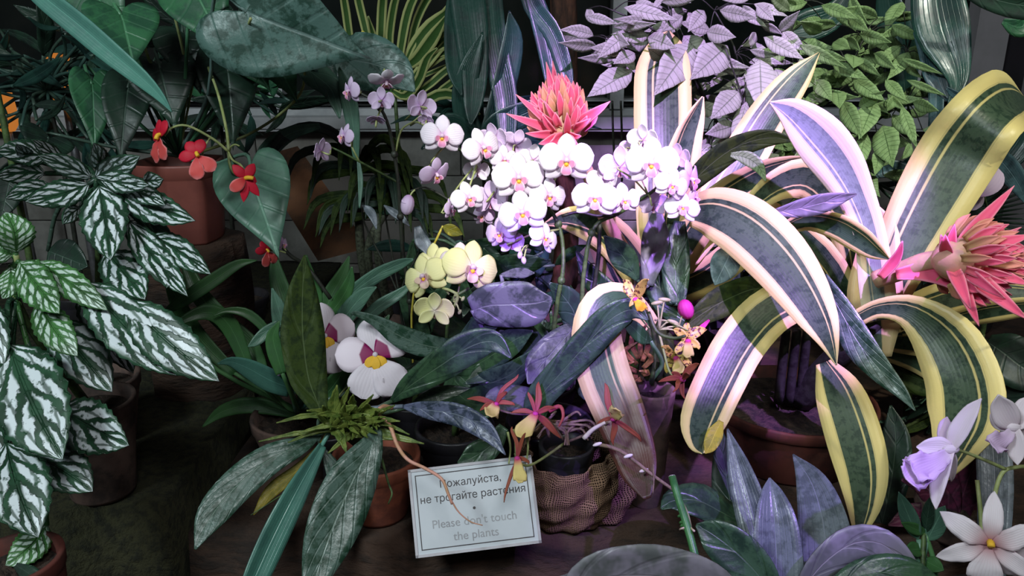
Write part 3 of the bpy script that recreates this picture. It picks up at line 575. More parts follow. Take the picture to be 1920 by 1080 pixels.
for b, t, w_, m_, dd in [((30,474),(10,398),64,'pilea_light',(0.88,0.87)),((24,478),(-20,455),50,'pilea_light',(0.88,0.88)),((36,490),(112,588),68,'pilea_light',(0.88,0.82)),((72,490),(202,582),54,'pilea_light',(0.87,0.83)),
        ((72,565),(146,668),64,'pilea_light',(0.86,0.82)),((160,528),(335,705),100,'pilea',(0.86,0.82)),((235,562),(411,715),92,'pilea',(0.85,0.82)),((100,598),(210,735),92,'pilea',(0.90,0.87)),
        ((18,645),(118,862),138,'pilea',(0.86,0.78)),((-25,560),(4,695),64,'pilea',(0.88,0.84)),((112,765),(242,835),96,'pilea',(0.88,0.84)),((12,830),(72,1008),112,'pilea',(0.84,0.78)),
        ((60,850),(174,922),88,'pilea',(0.87,0.84)),((88,985),(10,1060),60,'pilea_light',(0.85,0.80)),((150,540),(250,700),80,'pilea',(0.93,0.92)),((-30,720),(0,860),90,'pilea',(0.9,0.86)),((20,500),(4,560),40,'pilea_light',(0.89,0.87)),((170,560),(226,640),60,'pilea',(0.95,0.93))]:
    p.oval(m_, b, t, w_, dd, ser=0.10, fold=0.13, wave=0.06, n=26, cols=8, roll=random.uniform(-18, 10), bend=random.uniform(-8, 8), bow=0.01)
g = G(); c = P(25, 1045, 0.80); p = Plant('seedling_pot', 'red-brown pot at the bottom left corner under silver leaves', 'pot', (25, 1040, 0.8), (c.x, c.y, 0.80)); p.pot((25, 1045, 0.8), 85, c.z-0.80, 'darkterracotta')
p.leaf('darkheart', [(30,1060,10),(60,1080,30),(90,1110,4)], (0.8,0.78))

# ================================================================ TOP LEFT: heart-leaved plant in brown square pot
c = P(335, 300, 1.25); stump(c.x, c.y, 0.085, BENCH, 1.178, 'dark tree stump under the brown square pot')
p = Plant('heart_leaf_plant', 'large arrow and heart leaved plant growing from brown square pot, upper left', 'plant', (335, 292, 1.25), (c.x, c.y, 1.178))
p.pot((335, 300, 1.25), 74, c.z-1.178, 'brownplastic', sq=0.45, taper=0.86, rim=0.022)
p.heart('heart', (226,28,1.02), (252,110,0.98), 128, 15, 0.2)
p.heart('heart', (175,-18,1.04), (225,62,1.02), 120, -10)
p.heart('heart', (362,-28,1.05), (412,82,1.0), 138, -10)
p.heart('arrow', (462,22,0.99), (690,112,1.00), 225, -8, 0.12, lob=1.3)
p.leaf('arrow', [(600,60,40),(640,105,92),(700,120,104),(745,140,70),(778,172,3)], (1.14,1.12), fold=0.1, roll=10)
p.heart('arrow', (560,55,1.12), (632,152,1.10), 95, 5)
p.leaf('greygreen', [(560,120,20),(590,140,48),(622,170,40),(637,222,3)], (1.12,1.10), roll=15)
p.heart('heart', (500,88,1.12), (557,178,1.10), 90, 15)
p.heart('greygreen', (470,328,1.03), (519,476,0.98), 140, -5, 0.10, fold=0.08)
p.heart('darkheart', (300,128,1.15), (326,228,1.12), 125)
p.heart('darkheart', (425,125,1.15), (442,265,1.12), 110, 10)
p.heart('darkheart', (240,165,1.15), (222,288,1.1), 86, -10)
p.heart('heart', (172,158,1.16), (182,270,1.12), 78, 10)
p.heart('darkheart', (350,70,1.18), (372,160,1.15), 120)
p.heart('darkheart', (90,260,1.2), (70,300,1.15), 90)
p.heart('heart', (455,95,1.14), (500,160,1.12), 80)
g = G(); tube(g, [P(335,292,1.25), P(372,120,1.2), P(400,150,1.1), P(424,240,1.03), P(434,318,1.02), P(468,330,1.03)], 0.002, 0.002, 24, 6); p.part('petiole', g, 'palestem')
for pts in ([(338,295,1.25),(300,160,1.2),(275,100,1.12),(262,40,1.04)], [(330,295,1.25),(350,160,1.2),(330,40,1.12),(300,-40,1.1)], [(340,295,1.25),(400,170,1.2),(450,90,1.1),(470,35,0.97)], [(345,295,1.25),(470,250,1.25),(560,180,1.15),(572,100,1.08)]):
    p.stem(pts, 0.0025, 0.0018, 'palestem', 'petiole')
for pts in ([(326,226),(328,232)], [(684,110),(694,126)]): pass
# striped-light strap leaf of a lily at far left
p = Plant('strap_leaf_lily', 'pale blue-green strap leaf sweeping down from the top left corner', 'plant', (-60, -90, 0.95), (P(-140, 300, 1.15).x, P(-140, 300, 1.15).y, 0.93))
autopot(p, 0.06, 0.1, 'oldclay')
p.leaf('teal', [(40,-40,26),(90,0,40),(150,48,44),(205,95,42),(265,145,32),(300,180,18),(322,210,2)], (0.85, 0.80), fold=0.35, roll=-15, wave=0)
p.leaf('teal', [(-20,-60,26),(-60,-20,40),(-120,60,30),(-160,160,3)], (0.9, 0.85), fold=0.35)
# ================================================================ RED ORCHID
p = Plant('red_orchid', 'orchid with small scarlet flowers arching before the brown square pot and heart leaf', 'orchid', (600, 590, 1.08))
autopot(p, 0.05, 0.07, 'blackplastic')
g = G(); tube(g, [P(620,560,1.07), P(575,500,1.06), P(540,475,1.07), P(500,420,1.08), P(455,330,1.05), P(428,284,1.0)], 0.0028, 0.002, 20, 7); p.part('stem', g, 'darkstem')
g = G(); tube(g, [P(428,284,1.0), P(400,261,0.99), P(352,236,0.98), P(322,240,0.98), P(308,255,0.98)], 0.0019, 0.0013, 16, 7); p.part('stem', g, 'palestem')
g = G(); tube(g, [P(428,284,1.0), P(436,300,0.99), P(453,311,0.97), P(457,330,0.96)], 0.0015, 0.0013, 10, 7); p.part('stem', g, 'palestem')
g = G(); tube(g, [P(430,284,1.0), P(433,275,0.99), P(441,271,0.99), P(449,274,0.99)], 0.0014, 0.001, 10, 7); p.part('tendril', g, 'palestem')
flower(p, 'red', 302, 256, 0.98, 84, yaw=-62, pit=5, rollz=-5, name='flower', label='half-turned pink-red flower')
flower(p, 'red', 370, 290, 0.96, 76, yaw=-10, pit=10, rollz=8, stem=(395,258,0.99))
flower(p, 'redstar', 460, 334, 0.95, 72, yaw=10, rollz=-2)
flower(p, 'red', 500, 470, 1.06, 50, yaw=30, rollz=0, stem=(540,475,1.07))
flower(p, 'phal_lilac', 530, 458, 1.07, 34, yaw=50, stem=(540,475,1.07))
for pts in [[(585,600,14),(590,560,30),(580,520,24),(574,478,3)], [(610,600,14),(640,560,28),(655,530,20),(660,500,3)]]: p.leaf('strap', pts, (1.08,1.06))

# ================================================================ CENTRE LEFT: strappy orchid leaves and pansy orchid
p = Plant('pansy_orchid', 'orchid with white pansy-like flowers, burgundy blotches and yellow centre, in dark clay pot', 'orchid', (560, 770, 1.10), (P(560, 780, 1.12).x, P(560, 780, 1.12).y, BENCH))
p.pot((560, 775, 1.12), 88, P(560, 775, 1.12).z-BENCH, 'oldclay')
for m_, pts, dd in [('strap', [(440,700,20),(380,640,30),(345,590,30),(325,545,24),(300,480,2)], (1.08,1.05)),('strap', [(470,700,20),(430,610,34),(390,585,30),(340,602,14),(315,625,2)], (1.06,1.0)),
        ('strap', [(300,592,6),(345,562,24),(400,525,26),(445,496,18),(482,488,2)], (1.02,1.05)),('strap', [(500,720,20),(470,650,34),(430,612,36),(380,560,34),(350,500,20),(340,470,2)], (1.07,1.06)),
        ('strap', [(510,650,8),(495,615,16),(462,587,18),(425,582,10),(400,592,2)], (1.05,1.02)),('teal', [(545,728,34),(505,712,42),(465,690,34),(432,678,18),(408,682,2)], (1.06,0.98)),
        ('greygreen', [(545,720,20),(540,660,30),(525,590,32),(510,540,3)], (1.04,1.03)),('greygreen', [(523,606,14),(500,622,22),(480,640,18),(465,650,2)], (1.03,1.01)),
        ('strap', [(530,700,24),(518,660,32),(512,630,24),(524,602,3)], (1.02,1.01)),('strap', [(560,700,30),(545,600,36),(520,520,30),(515,470,3)], (1.12,1.12)),
        ('greygreen', [(600,640,24),(640,570,26),(700,520,27),(750,495,20),(775,486,4)], (1.12,1.08)),('greygreen', [(620,640,24),(650,590,34),(680,555,28),(706,538,3)], (1.08,1.06)),
        ('greygreen', [(660,620,20),(710,575,24),(750,550,18),(775,528,3)], (1.10,1.10)),('strap', [(600,620,24),(618,560,32),(640,520,26),(655,480,3)], (1.14,1.14)),
        ('hang', [(840,652,34),(800,648,44),(750,630,42),(705,602,22),(664,587,8),(658,594,2)], (1.03,0.98)), ('strap', [(580,760,30),(610,740,40),(640,700,30),(660,650,3)], (1.10,1.08)),
        ('phal', [(600,760,20),(660,700,50),(700,640,40),(730,590,3)], (1.12,1.1)), ('strap', [(590,780,20),(480,760,30),(420,770,24),(380,800,3)], (1.14,1.12))]: p.leaf(m_, pts, dd)
flower(p, 'milt', 703, 666, 1.01, 146, yaw=4, pit=8, rollz=4, stem=(620,760,1.08), label='fully visible pansy flower')
flower(p, 'milt', 608, 630, 1.04, 128, yaw=14, pit=4, rollz=-4, stem=(600,760,1.1), label='pansy flower half hidden behind the upright leaf')
bud(p, 552, 676, 1.035, 12, 'p_lav', 120, (600,740,1.08), 2.4, 'petal'); bud(p, 520, 684, 1.04, 9, 'p_lav', 100, (600,740,1.08), 2.4, 'petal')

# ================================================================ CENTRE: hanging-leaf plant in terracotta pot
c = P(705, 850, 1.02)
p = Plant('spreading_leaf_plant', 'plant with spiky yellow-green crown and broad drooping mottled leaves in terracotta pot', 'plant', (632, 800, 0.95), (c.x, c.y, BENCH))
p.pot((705, 850, 1.02), 82, c.z-BENCH, 'terracotta', taper=0.68)
g = G(); tube(g, [P(700,855,1.02), P(672,830,1.0), P(632,800,0.95)], 0.008, 0.007, 10, 8); p.part('stem', g, 'stem')
p.leaf('olive', [(608,790,14),(592,748,46),(577,707,71),(568,640,80),(566,600,74),(567,540,50),(571,478,2)], (0.96, 1.0), fold=0.1, roll=-16, n=24)
p.leaf('hang', [(600,815,8),(562,835,36),(500,865,58),(440,915,64),(395,970,54),(366,1030,4)], (0.95, 0.86), roll=-10, fold=0.14, n=24)
p.leaf('teal', [(604,835,15),(575,885,32),(545,940,46),(510,1010,52),(478,1080,48),(455,1125,30)], (0.94, 0.84), roll=22, fold=0.3, n=24)
p.leaf('hang', [(712,800,8),(693,842,52),(662,898,92),(635,960,102),(612,1020,88),(590,1085,50),(580,1115,20)], (0.93, 0.84), fold=0.12, roll=6, n=26)
p.leaf('phal', [(735,752,10),(770,722,42),(830,682,62),(880,650,62),(925,640,44),(960,672,3)], (0.97, 0.93), fold=0.15, roll=-10, n=24)
p.leaf('bluish', [(755,762,6),(800,768,32),(860,778,42),(910,806,36),(948,853,2)], (0.95, 0.89), fold=0.2, roll=-12, n=24)
p.leaf('phal', [(945,800,20),(920,835,44),(885,858,46),(858,868,4)], (0.97, 0.96), pet=False, name='leaf')
p.leaf('phal', [(770,762,8),(800,748,26),(840,736,28),(882,728,2)], (0.99, 1.0))
p.leaf('hang', [(600,835,6),(625,880,30),(640,930,40),(620,1000,30),(600,1040,3)], (0.97, 0.95))
p.leaf('yellowleaf', [(600,835,6),(560,880,22),(510,920,26),(475,965,3)], (0.96, 0.92), label='yellowing narrow leaf')
rd = random.Random(8)
for (x, y, w_) in [(632,722,22),(662,740,14),(688,756,20),(750,790,16),(795,832,20),(518,793,9),(485,828,8),(655,726,10),(605,760,16),(720,770,18),(700,740,10),(590,780,12),(560,812,10),(740,760,8),(712,800,14),(690,840,16),(650,850,16),(615,850,12),(575,770,8),(768,815,10),(540,830,8),(736,800,16),(668,760,20)]:
    bx, by = 640+rd.uniform(-25, 45), 792+rd.uniform(-14, 18)
    p.leaf('fuzz', [(bx,by,w_*1.2),((bx+x)/2+rd.uniform(-6,6),(by+y)/2-6,w_*1.1),(x,y,2)], (0.945, 0.915), name='bract', n=10, ser=0.3, fold=0.4, pet=False, cols=4)
for i in range(26):
    a_ = rd.uniform(0, 6.28); bx, by = 650+rd.uniform(-35, 60), 792+rd.uniform(-12, 16); L = rd.uniform(18, 38)
    p.leaf('fuzz', [(bx,by,9),(bx+L*0.5*math.cos(a_),by+L*0.4*math.sin(a_),8),(bx+L*math.cos(a_),by+L*0.7*math.sin(a_),1)], (0.935, 0.905), name='bract', n=7, fold=0.5, pet=False, cols=2, ser=0.2)
p.stem([(735,765,0.95),(718,762,0.94),(708,776,0.93),(730,796,0.92),(745,835,0.91),(765,862,0.90),(797,878,0.895),(828,898,0.89),(840,925,0.885),(848,945,0.885)], 0.0027, 0.0016, 'pinkroot', 'aerial_root', 40, label='pink dangling aerial root')
p.stem([(846,938,0.885),(860,960,0.885),(882,978,0.885),(905,985,0.885)], 0.0010, 0.0006, 'pinkroot', 'aerial_root', 14)
p.stem([(716,860,0.95),(728,905,0.93),(735,925,0.92),(728,945,0.92)], 0.0016, 0.0008, 'stem', 'tendril', 14)
p.stem([(600,850,0.95),(560,905,0.93),(510,940,0.9),(470,966,0.89)], 0.001, 0.0006, 'stem', 'tendril', 14)

# ================================================================ YELLOW PHALAENOPSIS
p = Plant('yellow_moth_orchid', 'moth orchid with creamy yellow flowers in the centre above the pansy orchid', 'orchid', (850, 700, 1.08))
autopot(p, 0.055, 0.08)
g = G(); tube(g, [P(848,700,1.08), P(838,640,1.06), P(842,590,1.04), P(850,560,1.02), P(880,540,1.02)], 0.0028, 0.002, 14, 7); p.part('stem', g, 'stem')
g = G(); tube(g, [P(842,590,1.04), P(852,575,1.0), P(858,555,0.99), P(845,545,0.99), P(828,540,1.0)], 0.0022, 0.0018, 14, 7); p.part('stem', g, 'palestem')
flower(p, 'phal_yellow', 812, 492, 1.03, 80, yaw=-30, pit=10, rollz=10)
flower(p, 'phal_yellow', 796, 520, 1.0, 94, yaw=-28, pit=8, rollz=20, stem=(842,552,1.0))
flower(p, 'phal_yellow', 884, 503, 1.0, 112, yaw=20, pit=4, rollz=-12, stem=(858,555,1.02))
flower(p, 'phal_blush', 862, 494, 1.015, 84, yaw=-10, pit=4, rollz=0)
flower(p, 'phal_yellow', 815, 582, 0.98, 78, yaw=170, pit=20, rollz=6, label='cream flower seen from behind')
for x, y in ((862, 585), (855, 552), (868, 560)): bud(p, x, y, 0.99, 3.5, 'palestem', 60, (850,565,1.0))
for pts in [[(850,700,10),(900,680,44),(960,640,50),(1000,620,3)], [(848,690,10),(880,640,40),(920,600,44),(966,590,3)], [(850,700,10),(900,720,44),(960,700,50),(1010,650,4)], [(845,690,10),(800,660,40),(760,650,40),(700,660,4)], [(860,640,14),(900,600,30),(940,560,30),(975,530,4)], [(850,700,20),(860,740,60),(900,760,70),(960,740,4)]]:
    p.leaf('phal', pts, (1.08, 1.02), rnd=20)

# ================================================================ WHITE PHALAENOPSIS
p = Plant('white_moth_orchid', 'tall white and pink moth orchid whose massed flowers overlap the pink spiky flower', 'orchid', (1030, 720, 1.10))
autopot(p, 0.06, 0.08)
p.stem([(1030,720,1.1),(1036,640,1.06),(1046,560,1.03),(1056,500,1.02),(1050,430,1.03),(1020,380,1.04),(960,330,1.04),(900,300,1.04),(840,270,1.03)], 0.0034, 0.0018, 'stem', n=34, nodes=5)
p.stem([(1090,690,1.12),(1090,600,1.08),(1096,500,1.05),(1115,425,1.04),(1160,400,1.04),(1215,365,1.03),(1250,345,1.02),(1262,400,1.02)], 0.0034, 0.0018, 'stem', n=30, nodes=4)
p.stem([(1070,690,1.13),(1100,600,1.12),(1120,500,1.1),(1125,420,1.08)], 0.003, 0.003, 'darkstem', n=20)
p.stem([(1053,405,1.03),(1085,398,1.03),(1120,405,1.03),(1160,402,1.04)], 0.002, 0.002, 'darkstem', n=12)
for pts, m_ in [([(885,582,50),(920,572,80),(965,570,86),(1005,568,76),(1035,560,8)], 'hazed'), ([(940,516,6),(965,512,18),(985,512,18),(1002,512,2)], 'hazed'), ([(1075,615,30),(1045,650,62),(1010,690,60),(990,720,4)], 'hazed'), ([(1010,740,20),(970,745,46),(930,750,44),(910,768,4)], 'hazed'),
        ([(1030,720,20),(980,690,50),(930,690,60),(870,720,4)], 'phal'), ([(1040,720,20),(1000,650,50),(950,620,60),(900,630,4)], 'phal'), ([(1080,690,20),(1080,600,50),(1060,560,50),(1030,530,4)], 'darkheart'),([(1030,700,20),(960,660,50),(900,650,50),(850,660,4)], 'phal')]:
    dd_ = (1.02, 0.99) if m_ == 'hazed' else (1.09, 1.05)
    p.leaf(m_, pts, dd_, rnd=15, fold=0.08)
FL = [ # x, y, diam, yaw, pitch, roll, kind, depth
 (829,256,80,0,2,-4,'phal',0.98),(905,278,78,28,0,20,'phal',1.0),(925,262,64,150,10,0,'phal_lilac',1.05),(968,272,60,170,0,20,'phal_lilac',1.06),(972,335,98,4,4,2,'phal',0.97),
 (1062,302,102,2,0,0,'phal',0.96),(980,400,92,-5,6,12,'phal',0.96),(1029,368,74,25,0,-8,'phal',0.98),(879,372,66,18,5,14,'phal',0.97),(920,374,70,165,0,0,'phal_lilac',1.0),
 (938,438,64,-25,0,10,'phal_lilac',1.0),(1021,447,64,35,10,-20,'phal',0.97),(960,455,52,160,0,0,'phal_lilac',1.01),(845,394,44,70,0,0,'phal_lilac',1.0),(817,327,66,40,-30,10,'phal_lilac',0.98),
 (1163,313,78,172,0,0,'phal_lilac',1.02),(1183,278,46,150,0,0,'phal_lilac',1.05),(1222,307,100,-3,2,2,'phal',0.97),(1206,262,60,160,10,0,'phal',1.03),(1116,372,88,0,8,-2,'phal',0.96),
 (1170,376,68,22,4,8,'phal',0.98),(1260,348,66,22,4,-16,'phal',0.96),(1294,338,76,60,0,10,'phal_lilac',0.99),(1226,382,56,170,0,0,'phal_lilac',1.03),(1280,390,66,10,20,-6,'phal',0.97),
 (1270,296,54,155,0,0,'phal_lilac',1.01),(895,320,52,160,10,0,'phal',1.03),(1000,300,60,165,0,10,'phal',1.03),(1130,338,60,160,0,0,'phal',1.03),(905,405,46,-30,0,0,'phal_lilac',1.02),(1303,372,44,70,0,0,'phal_lilac',1.0),(945,300,56,20,0,0,'phal',1.02)]
STEMX = [(840,270,1.03),(900,300,1.04),(960,330,1.04),(1020,380,1.04),(1050,430,1.03),(1115,425,1.04),(1160,400,1.04),(1215,365,1.03),(1250,345,1.02),(1262,400,1.02)]
for (x, y, dm, yw, pt_, rz, kd, dd) in FL:
    st = min(STEMX, key=lambda s_: (s_[0]-x)**2+(s_[1]-y)**2)
    flower(p, kd, x, y, dd, dm*1.04, yw, pt_, rz, stem=st)
p.stem([(1040,440,1.03),(980,440,1.03),(890,405,1.02),(850,380,1.01),(800,352,1.0),(770,358,0.99)], 0.0016, 0.0011, 'darkstem')
for x, y, r_, a_ in ((764,384,13,80),(982,488,5,100),(975,478,5,80)): bud(p, x, y, 0.99, r_, 'p_lilac', a_, (778,356,0.99) if x < 800 else (990,460,1.0))
flower(p, 'phal_lilac', 766, 378, 0.99, 30, yaw=60, pit=60)
# upper-left spike: separate plant, paler flowers
p = Plant('pale_moth_orchid', 'sparse pale lilac moth orchid on a dark arching stem left of the massed white flowers', 'orchid', (775, 700, 1.18))
autopot(p, 0.05, 0.08)
p.stem([(775,700,1.18),(768,560,1.15),(755,470,1.12),(748,360,1.09),(741,300,1.08),(728,235,1.06),(708,195,1.05),(682,178,1.05),(655,165,1.05)], 0.0032, 0.0016, 'darkstem', n=34, nodes=5)
p.stem([(752,345,1.09),(715,325,1.08),(674,303,1.06),(640,285,1.05),(622,277,1.05)], 0.0018, 0.0013, 'stem', n=16)
p.stem([(674,303,1.06),(662,280,1.05),(655,262,1.05)], 0.0013, 0.001, 'palestem', n=8)
for x, y, dm, yw, pt_, rz, st in [(724,152,70,10,-62,0,(712,200,1.05)),(716,188,52,165,0,0,(712,198,1.05)),(656,172,58,-62,0,0,(672,176,1.05)),(788,200,64,-150,0,10,(760,225,1.06)),(706,224,38,160,60,0,(715,205,1.05)),(645,256,52,-58,10,-10,(660,275,1.05)),(601,284,54,-125,10,0,(622,277,1.05)),(800,225,34,150,40,0,(770,235,1.06))]:
    flower(p, 'phal_lilac' if yw not in (10,) else 'phal', x, y, 0.99, dm, yw, pt_, rz, stem=st)
p.stem([(741,290,1.08),(752,245,1.07),(775,228,1.06),(790,215,1.06)], 0.0015, 0.001, 'palestem', n=12)
p.leaf('greygreen', [(668,300,10),(664,250,22),(655,190,30),(640,140,12),(636,125,2)], (1.12, 1.08), pet=False)
p.leaf('greygreen', [(672,300,6),(676,340,10),(674,390,3)], (1.12, 1.12), pet=False)
for pts in [[(720,385,2),(735,396,14),(752,408,14),(768,424,2)],[(782,425,12),(790,450,26),(800,465,22),(806,486,2)],[(680,385,3),(692,395,16),(700,408,14),(706,430,2)]]:
    p.leaf('scurf', pts, (1.13,1.12), pet=False); x_, y_ = pts[0][:2]
    p.stem([(x_,y_,1.13),(x_+6,y_+40,1.16),(750,560,1.18),(775,700,1.18)], 0.0012, 0.0016, 'darkstem')
p.oval('yellowleaf', (830,424), (868,440), 22, (1.04,1.04), label='small round yellow leaf', pr=0.001)
for pts in [[(775,700,16),(740,650,40),(690,640,40),(640,670,4)],[(775,700,16),(800,600,34),(820,560,30),(850,520,4)],[(775,700,16),(790,640,36),(770,580,36),(745,540,4)]]: p.leaf('phal', pts, (1.18,1.15))
# ================================================================ AECHMEA inflorescence builder
def spikehead(p, c, axis, r, tips, n=70, seed=1, mid='bract'):
    """c pixel centre (x,y,d); axis pixel direction; r px radius; tips: explicit long bracts (x,y,d,w)"""
    rd = random.Random(seed); cx, cy, d0 = c; ax, ay = axis; L = math.hypot(ax, ay); ax /= L; ay /= L; nx, ny = -ay, ax
    g = G(); ellips(g, P(cx, cy, d0), RT*ax-UP*ay, r*0.42*d0/F, r*0.62*d0/F); p.part('flower_core', g, 'bractstem')
    for (x, y, d, w_) in tips:
        bx, by = cx-ax*r*0.35, cy-ay*r*0.35
        p.leaf(mid, [(bx+(x-bx)*0.12,by+(y-by)*0.12,w_*0.7,d0),(bx+(x-bx)*0.4,by+(y-by)*0.4-2,w_,(d0+d)/2),(bx+(x-bx)*0.75,by+(y-by)*0.75,w_*0.6,d),(x,y,1,d)], name='bract', n=12, fold=0.45, pet=False, cols=4, roll=rd.uniform(-25, 25))
    ct = P(cx, cy, d0); k = d0/F; A3 = (RT*ax-UP*ay).normalized(); B3 = (CAM-ct).normalized(); B3 = (B3-A3*B3.dot(A3)).normalized(); C3 = A3.cross(B3)
    def px(v):   # world point back to (x, y, d) list entry
        w_ = v-CAM; dd = w_.dot(FW); return (960+w_.dot(RT)/dd*F, 540-w_.dot(UP)/dd*F, dd)
    for i in range(n):
        u = (i+0.5)/n; th = i*2.39996+rd.uniform(-0.15, 0.15); el = R(-8+92*u**0.8)          # elevation from equator to pole
        rr = Vector((0, 0, 0))+B3*math.cos(th)+C3*math.sin(th); dirn = (rr*math.cos(el)+A3*math.sin(el)).normalized(); up_ = (dirn*0.75+A3*0.65).normalized()
        b0 = ct+rr*(math.cos(el)*r*0.42*k)+A3*((math.sin(el)*0.75-0.25)*r*k); L = r*rd.uniform(0.34, 0.58)*k; t0 = b0+up_*L; m0 = b0+up_*L*0.5+rr*L*0.10
        q0, q1, q2 = px(b0), px(m0), px(t0); wd = r*rd.uniform(0.12, 0.18)
        p.leaf('bractlet' if rd.random() < 0.35 else mid, [(q0[0],q0[1],wd*0.8,q0[2]),(q1[0],q1[1],wd,q1[2]),(q2[0],q2[1],1,q2[2])], name='bract', n=7, fold=0.5, pet=False, cols=4, roll=rd.uniform(-30, 30))
# ================================================================ REAR BROMELIAD (pink spike behind the white orchid)
c = P(1210, 760, 1.30)
p = Plant('rear_striped_bromeliad', 'bromeliad with upright cream-striped leaves and pink spike just above the white orchid flowers', 'bromeliad', (1190, 520, 1.22), (c.x, c.y, BENCH))
autopot(p, 0.08, 0.10, 'oldclay', pr=0.014)
p.stem([(1190,500,1.2),(1130,400,1.14),(1100,320,1.08),(1062,262,1.05)], 0.010, 0.009, 'bractstem', n=20)
spikehead(p, (1054,228,1.04), (-6,-40), 86, [(1024,116,1.03,20),(1036,114,1.05,20),(967,177,1.02,18),(949,213,1.0,18),(1144,190,1.0,24),(1072,188,1.02,16),(1075,160,1.06,12),(1108,222,1.0,20),(985,250,1.0,18),(1020,188,1.0,14),(1000,200,1.0,14),(1090,255,1.0,16),(1010,270,0.99,20),(1085,275,0.99,20),(1030,270,0.98,24)], 130, 2)
p.leaf('vari', [(1240,500,80),(1243,400,98),(1244,300,104),(1243,200,106),(1243,130,100),(1248,85,60),(1254,58,4)], (1.22, 1.36), fold=0.18, roll=6, n=26)
p.leaf('vari', [(1255,420,50),(1268,320,66),(1285,255,52),(1302,215,34),(1318,181,4)], (1.18, 1.14), fold=0.5, roll=-25, n=20)
p.leaf('vari_thin', [(1250,520,60),(1310,430,84),(1380,320,84),(1440,220,74),(1492,150,52),(1536,99,3)], (1.22, 1.26), roll=15, n=24)
p.leaf('vari', [(1230,560,60),(1290,450,64),(1345,380,64),(1420,330,54),(1480,306,30),(1520,296,3)], (1.2, 1.08), roll=-15, n=24)
p.leaf('vari', [(1230,560,60),(1180,480,70),(1130,430,70),(1070,410,50),(1020,420,4)], (1.22, 1.12), roll=10, n=20)
p.leaf('vari', [(1200,580,60),(1165,500,80),(1140,440,80),(1100,400,40),(1080,380,4)], (1.24, 1.2), roll=20, n=20)
p.leaf('vari', [(1220,560,60),(1320,520,64),(1390,470,60),(1450,460,30),(1480,470,3)], (1.24, 1.18), roll=-12, n=20)
for m_, pts, dd in [('phal', [(1196,525,8),(1175,490,46),(1155,465,40),(1132,442,3)], (1.12,1.1)),('mauve', [(1215,535,20),(1225,480,46),(1230,440,48),(1232,400,20)], (1.1,1.1)),('phal', [(1270,570,30),(1268,520,50),(1268,470,50),(1275,415,20)], (1.08,1.1)),
     ('phal', [(1300,620,30),(1250,560,56),(1230,520,40),(1215,480,4)], (1.1,1.12)),('darkheart', [(1210,600,30),(1150,560,50),(1110,520,40),(1080,470,4)], (1.15,1.15))]: p.leaf(m_, pts, dd, roll=10)
# ================================================================ FRONT BROMELIAD (right)
c = P(1485, 745, 1.16)
p = Plant('front_striped_bromeliad', 'big bromeliad with broad arching green and cream leaves and pink spike at right edge', 'bromeliad', (1600, 640, 1.06), (c.x, c.y, BENCH))
p.pot((1485, 745, 1.16), 152, c.z-BENCH, 'darkterracotta', taper=0.8)
p.stem([(1500,750,1.16),(1540,700,1.12),(1590,650,1.07),(1640,600,1.05)], 0.02, 0.016, 'darkstem', n=14)
for x in (1480, 1500, 1460): p.stem([(x,755,1.15),(x+6,690,1.13),(x+14,620,1.1)], 0.007, 0.006, 'darkstem', n=8)
p.leaf('vari_cream', [(1650,670,40),(1642,610,84),(1640,550,96),(1645,490,80),(1650,430,60),(1640,380,3)], (1.04, 1.06), roll=0, n=22, pet=False)
p.leaf('vari_lit', [(1650,600,60),(1640,520,62),(1630,440,56),(1605,370,66),(1572,310,86),(1530,258,92),(1485,215,62),(1444,192,4)], (1.03, 0.90), roll=-14, fold=0.22, n=30, pet=False)
p.leaf('vari', [(1650,600,60),(1672,530,84),(1702,460,112),(1750,370,134),(1800,285,142),(1846,222,134,1.0),(1880,192,128,1.05),(1900,184,110,1.14),(1912,182,70,1.24),(1920,182,3,1.30)], (1.05, 1.0), roll=4, fold=0.10, n=36, pet=False)
p.leaf('vari', [(1610,600,50),(1540,480,60),(1430,395,50),(1350,395,60),(1320,400,70),(1310,402,70)], (1.1, 1.04), roll=0, n=20, pet=False)
p.leaf('vari', [(1300,395,60),(1345,400,98),(1400,428,116),(1455,480,116),(1500,540,100),(1535,600,72),(1555,645,36),(1568,684,3)], (1.03, 0.86), roll=6, fold=0.12, n=32, pet=False)
p.leaf('vari', [(1610,600,40),(1612,520,64),(1600,440,76),(1565,375,84),(1515,335,80),(1460,345,60),(1410,385,36),(1380,430,3)], (1.12, 1.0), roll=10, n=30, pet=False)
p.leaf('vari', [(1660,600,30),(1640,530,40),(1600,500,42),(1560,560,50),(1500,560,3)], (1.14,1.12), pet=False)
p.leaf('vari_thin', [(1450,440,20),(1510,412,36),(1565,420,48),(1610,445,48),(1640,468,34),(1668,486,3)], (1.0, 0.98), roll=-25, fold=0.3, pet=False, n=22)
p.leaf('vari', [(1600,600,40),(1520,560,76),(1450,580,88),(1392,640,92),(1348,720,92),(1318,790,84),(1312,830,50),(1318,850,6)], (1.08, 0.90), roll=-6, fold=0.1, n=32, pet=False)
p.leaf('yellowleaf', [(1352,790,10),(1340,815,30),(1330,838,24),(1322,850,3)], (0.93, 0.90), pet=False, label='yellowed leaf tip fragment')
p.leaf('vari', [(1600,600,30),(1650,578,36),(1710,585,66),(1770,636,112),(1806,710,128),(1812,780,126),(1795,835,86),(1778,880,40),(1770,905,4)], (1.02, 0.84), roll=-10, fold=0.16, n=34, pet=False)
p.leaf('vari', [(1630,630,30),(1700,590,56),(1780,560,66),(1860,548,56),(1940,548,30)], (1.08, 1.02), roll=12, n=20, pet=False)
p.leaf('vari', [(1690,620,20),(1780,600,34),(1860,582,40),(1960,570,30)], (1.06, 1.0), roll=-30, n=20, pet=False)
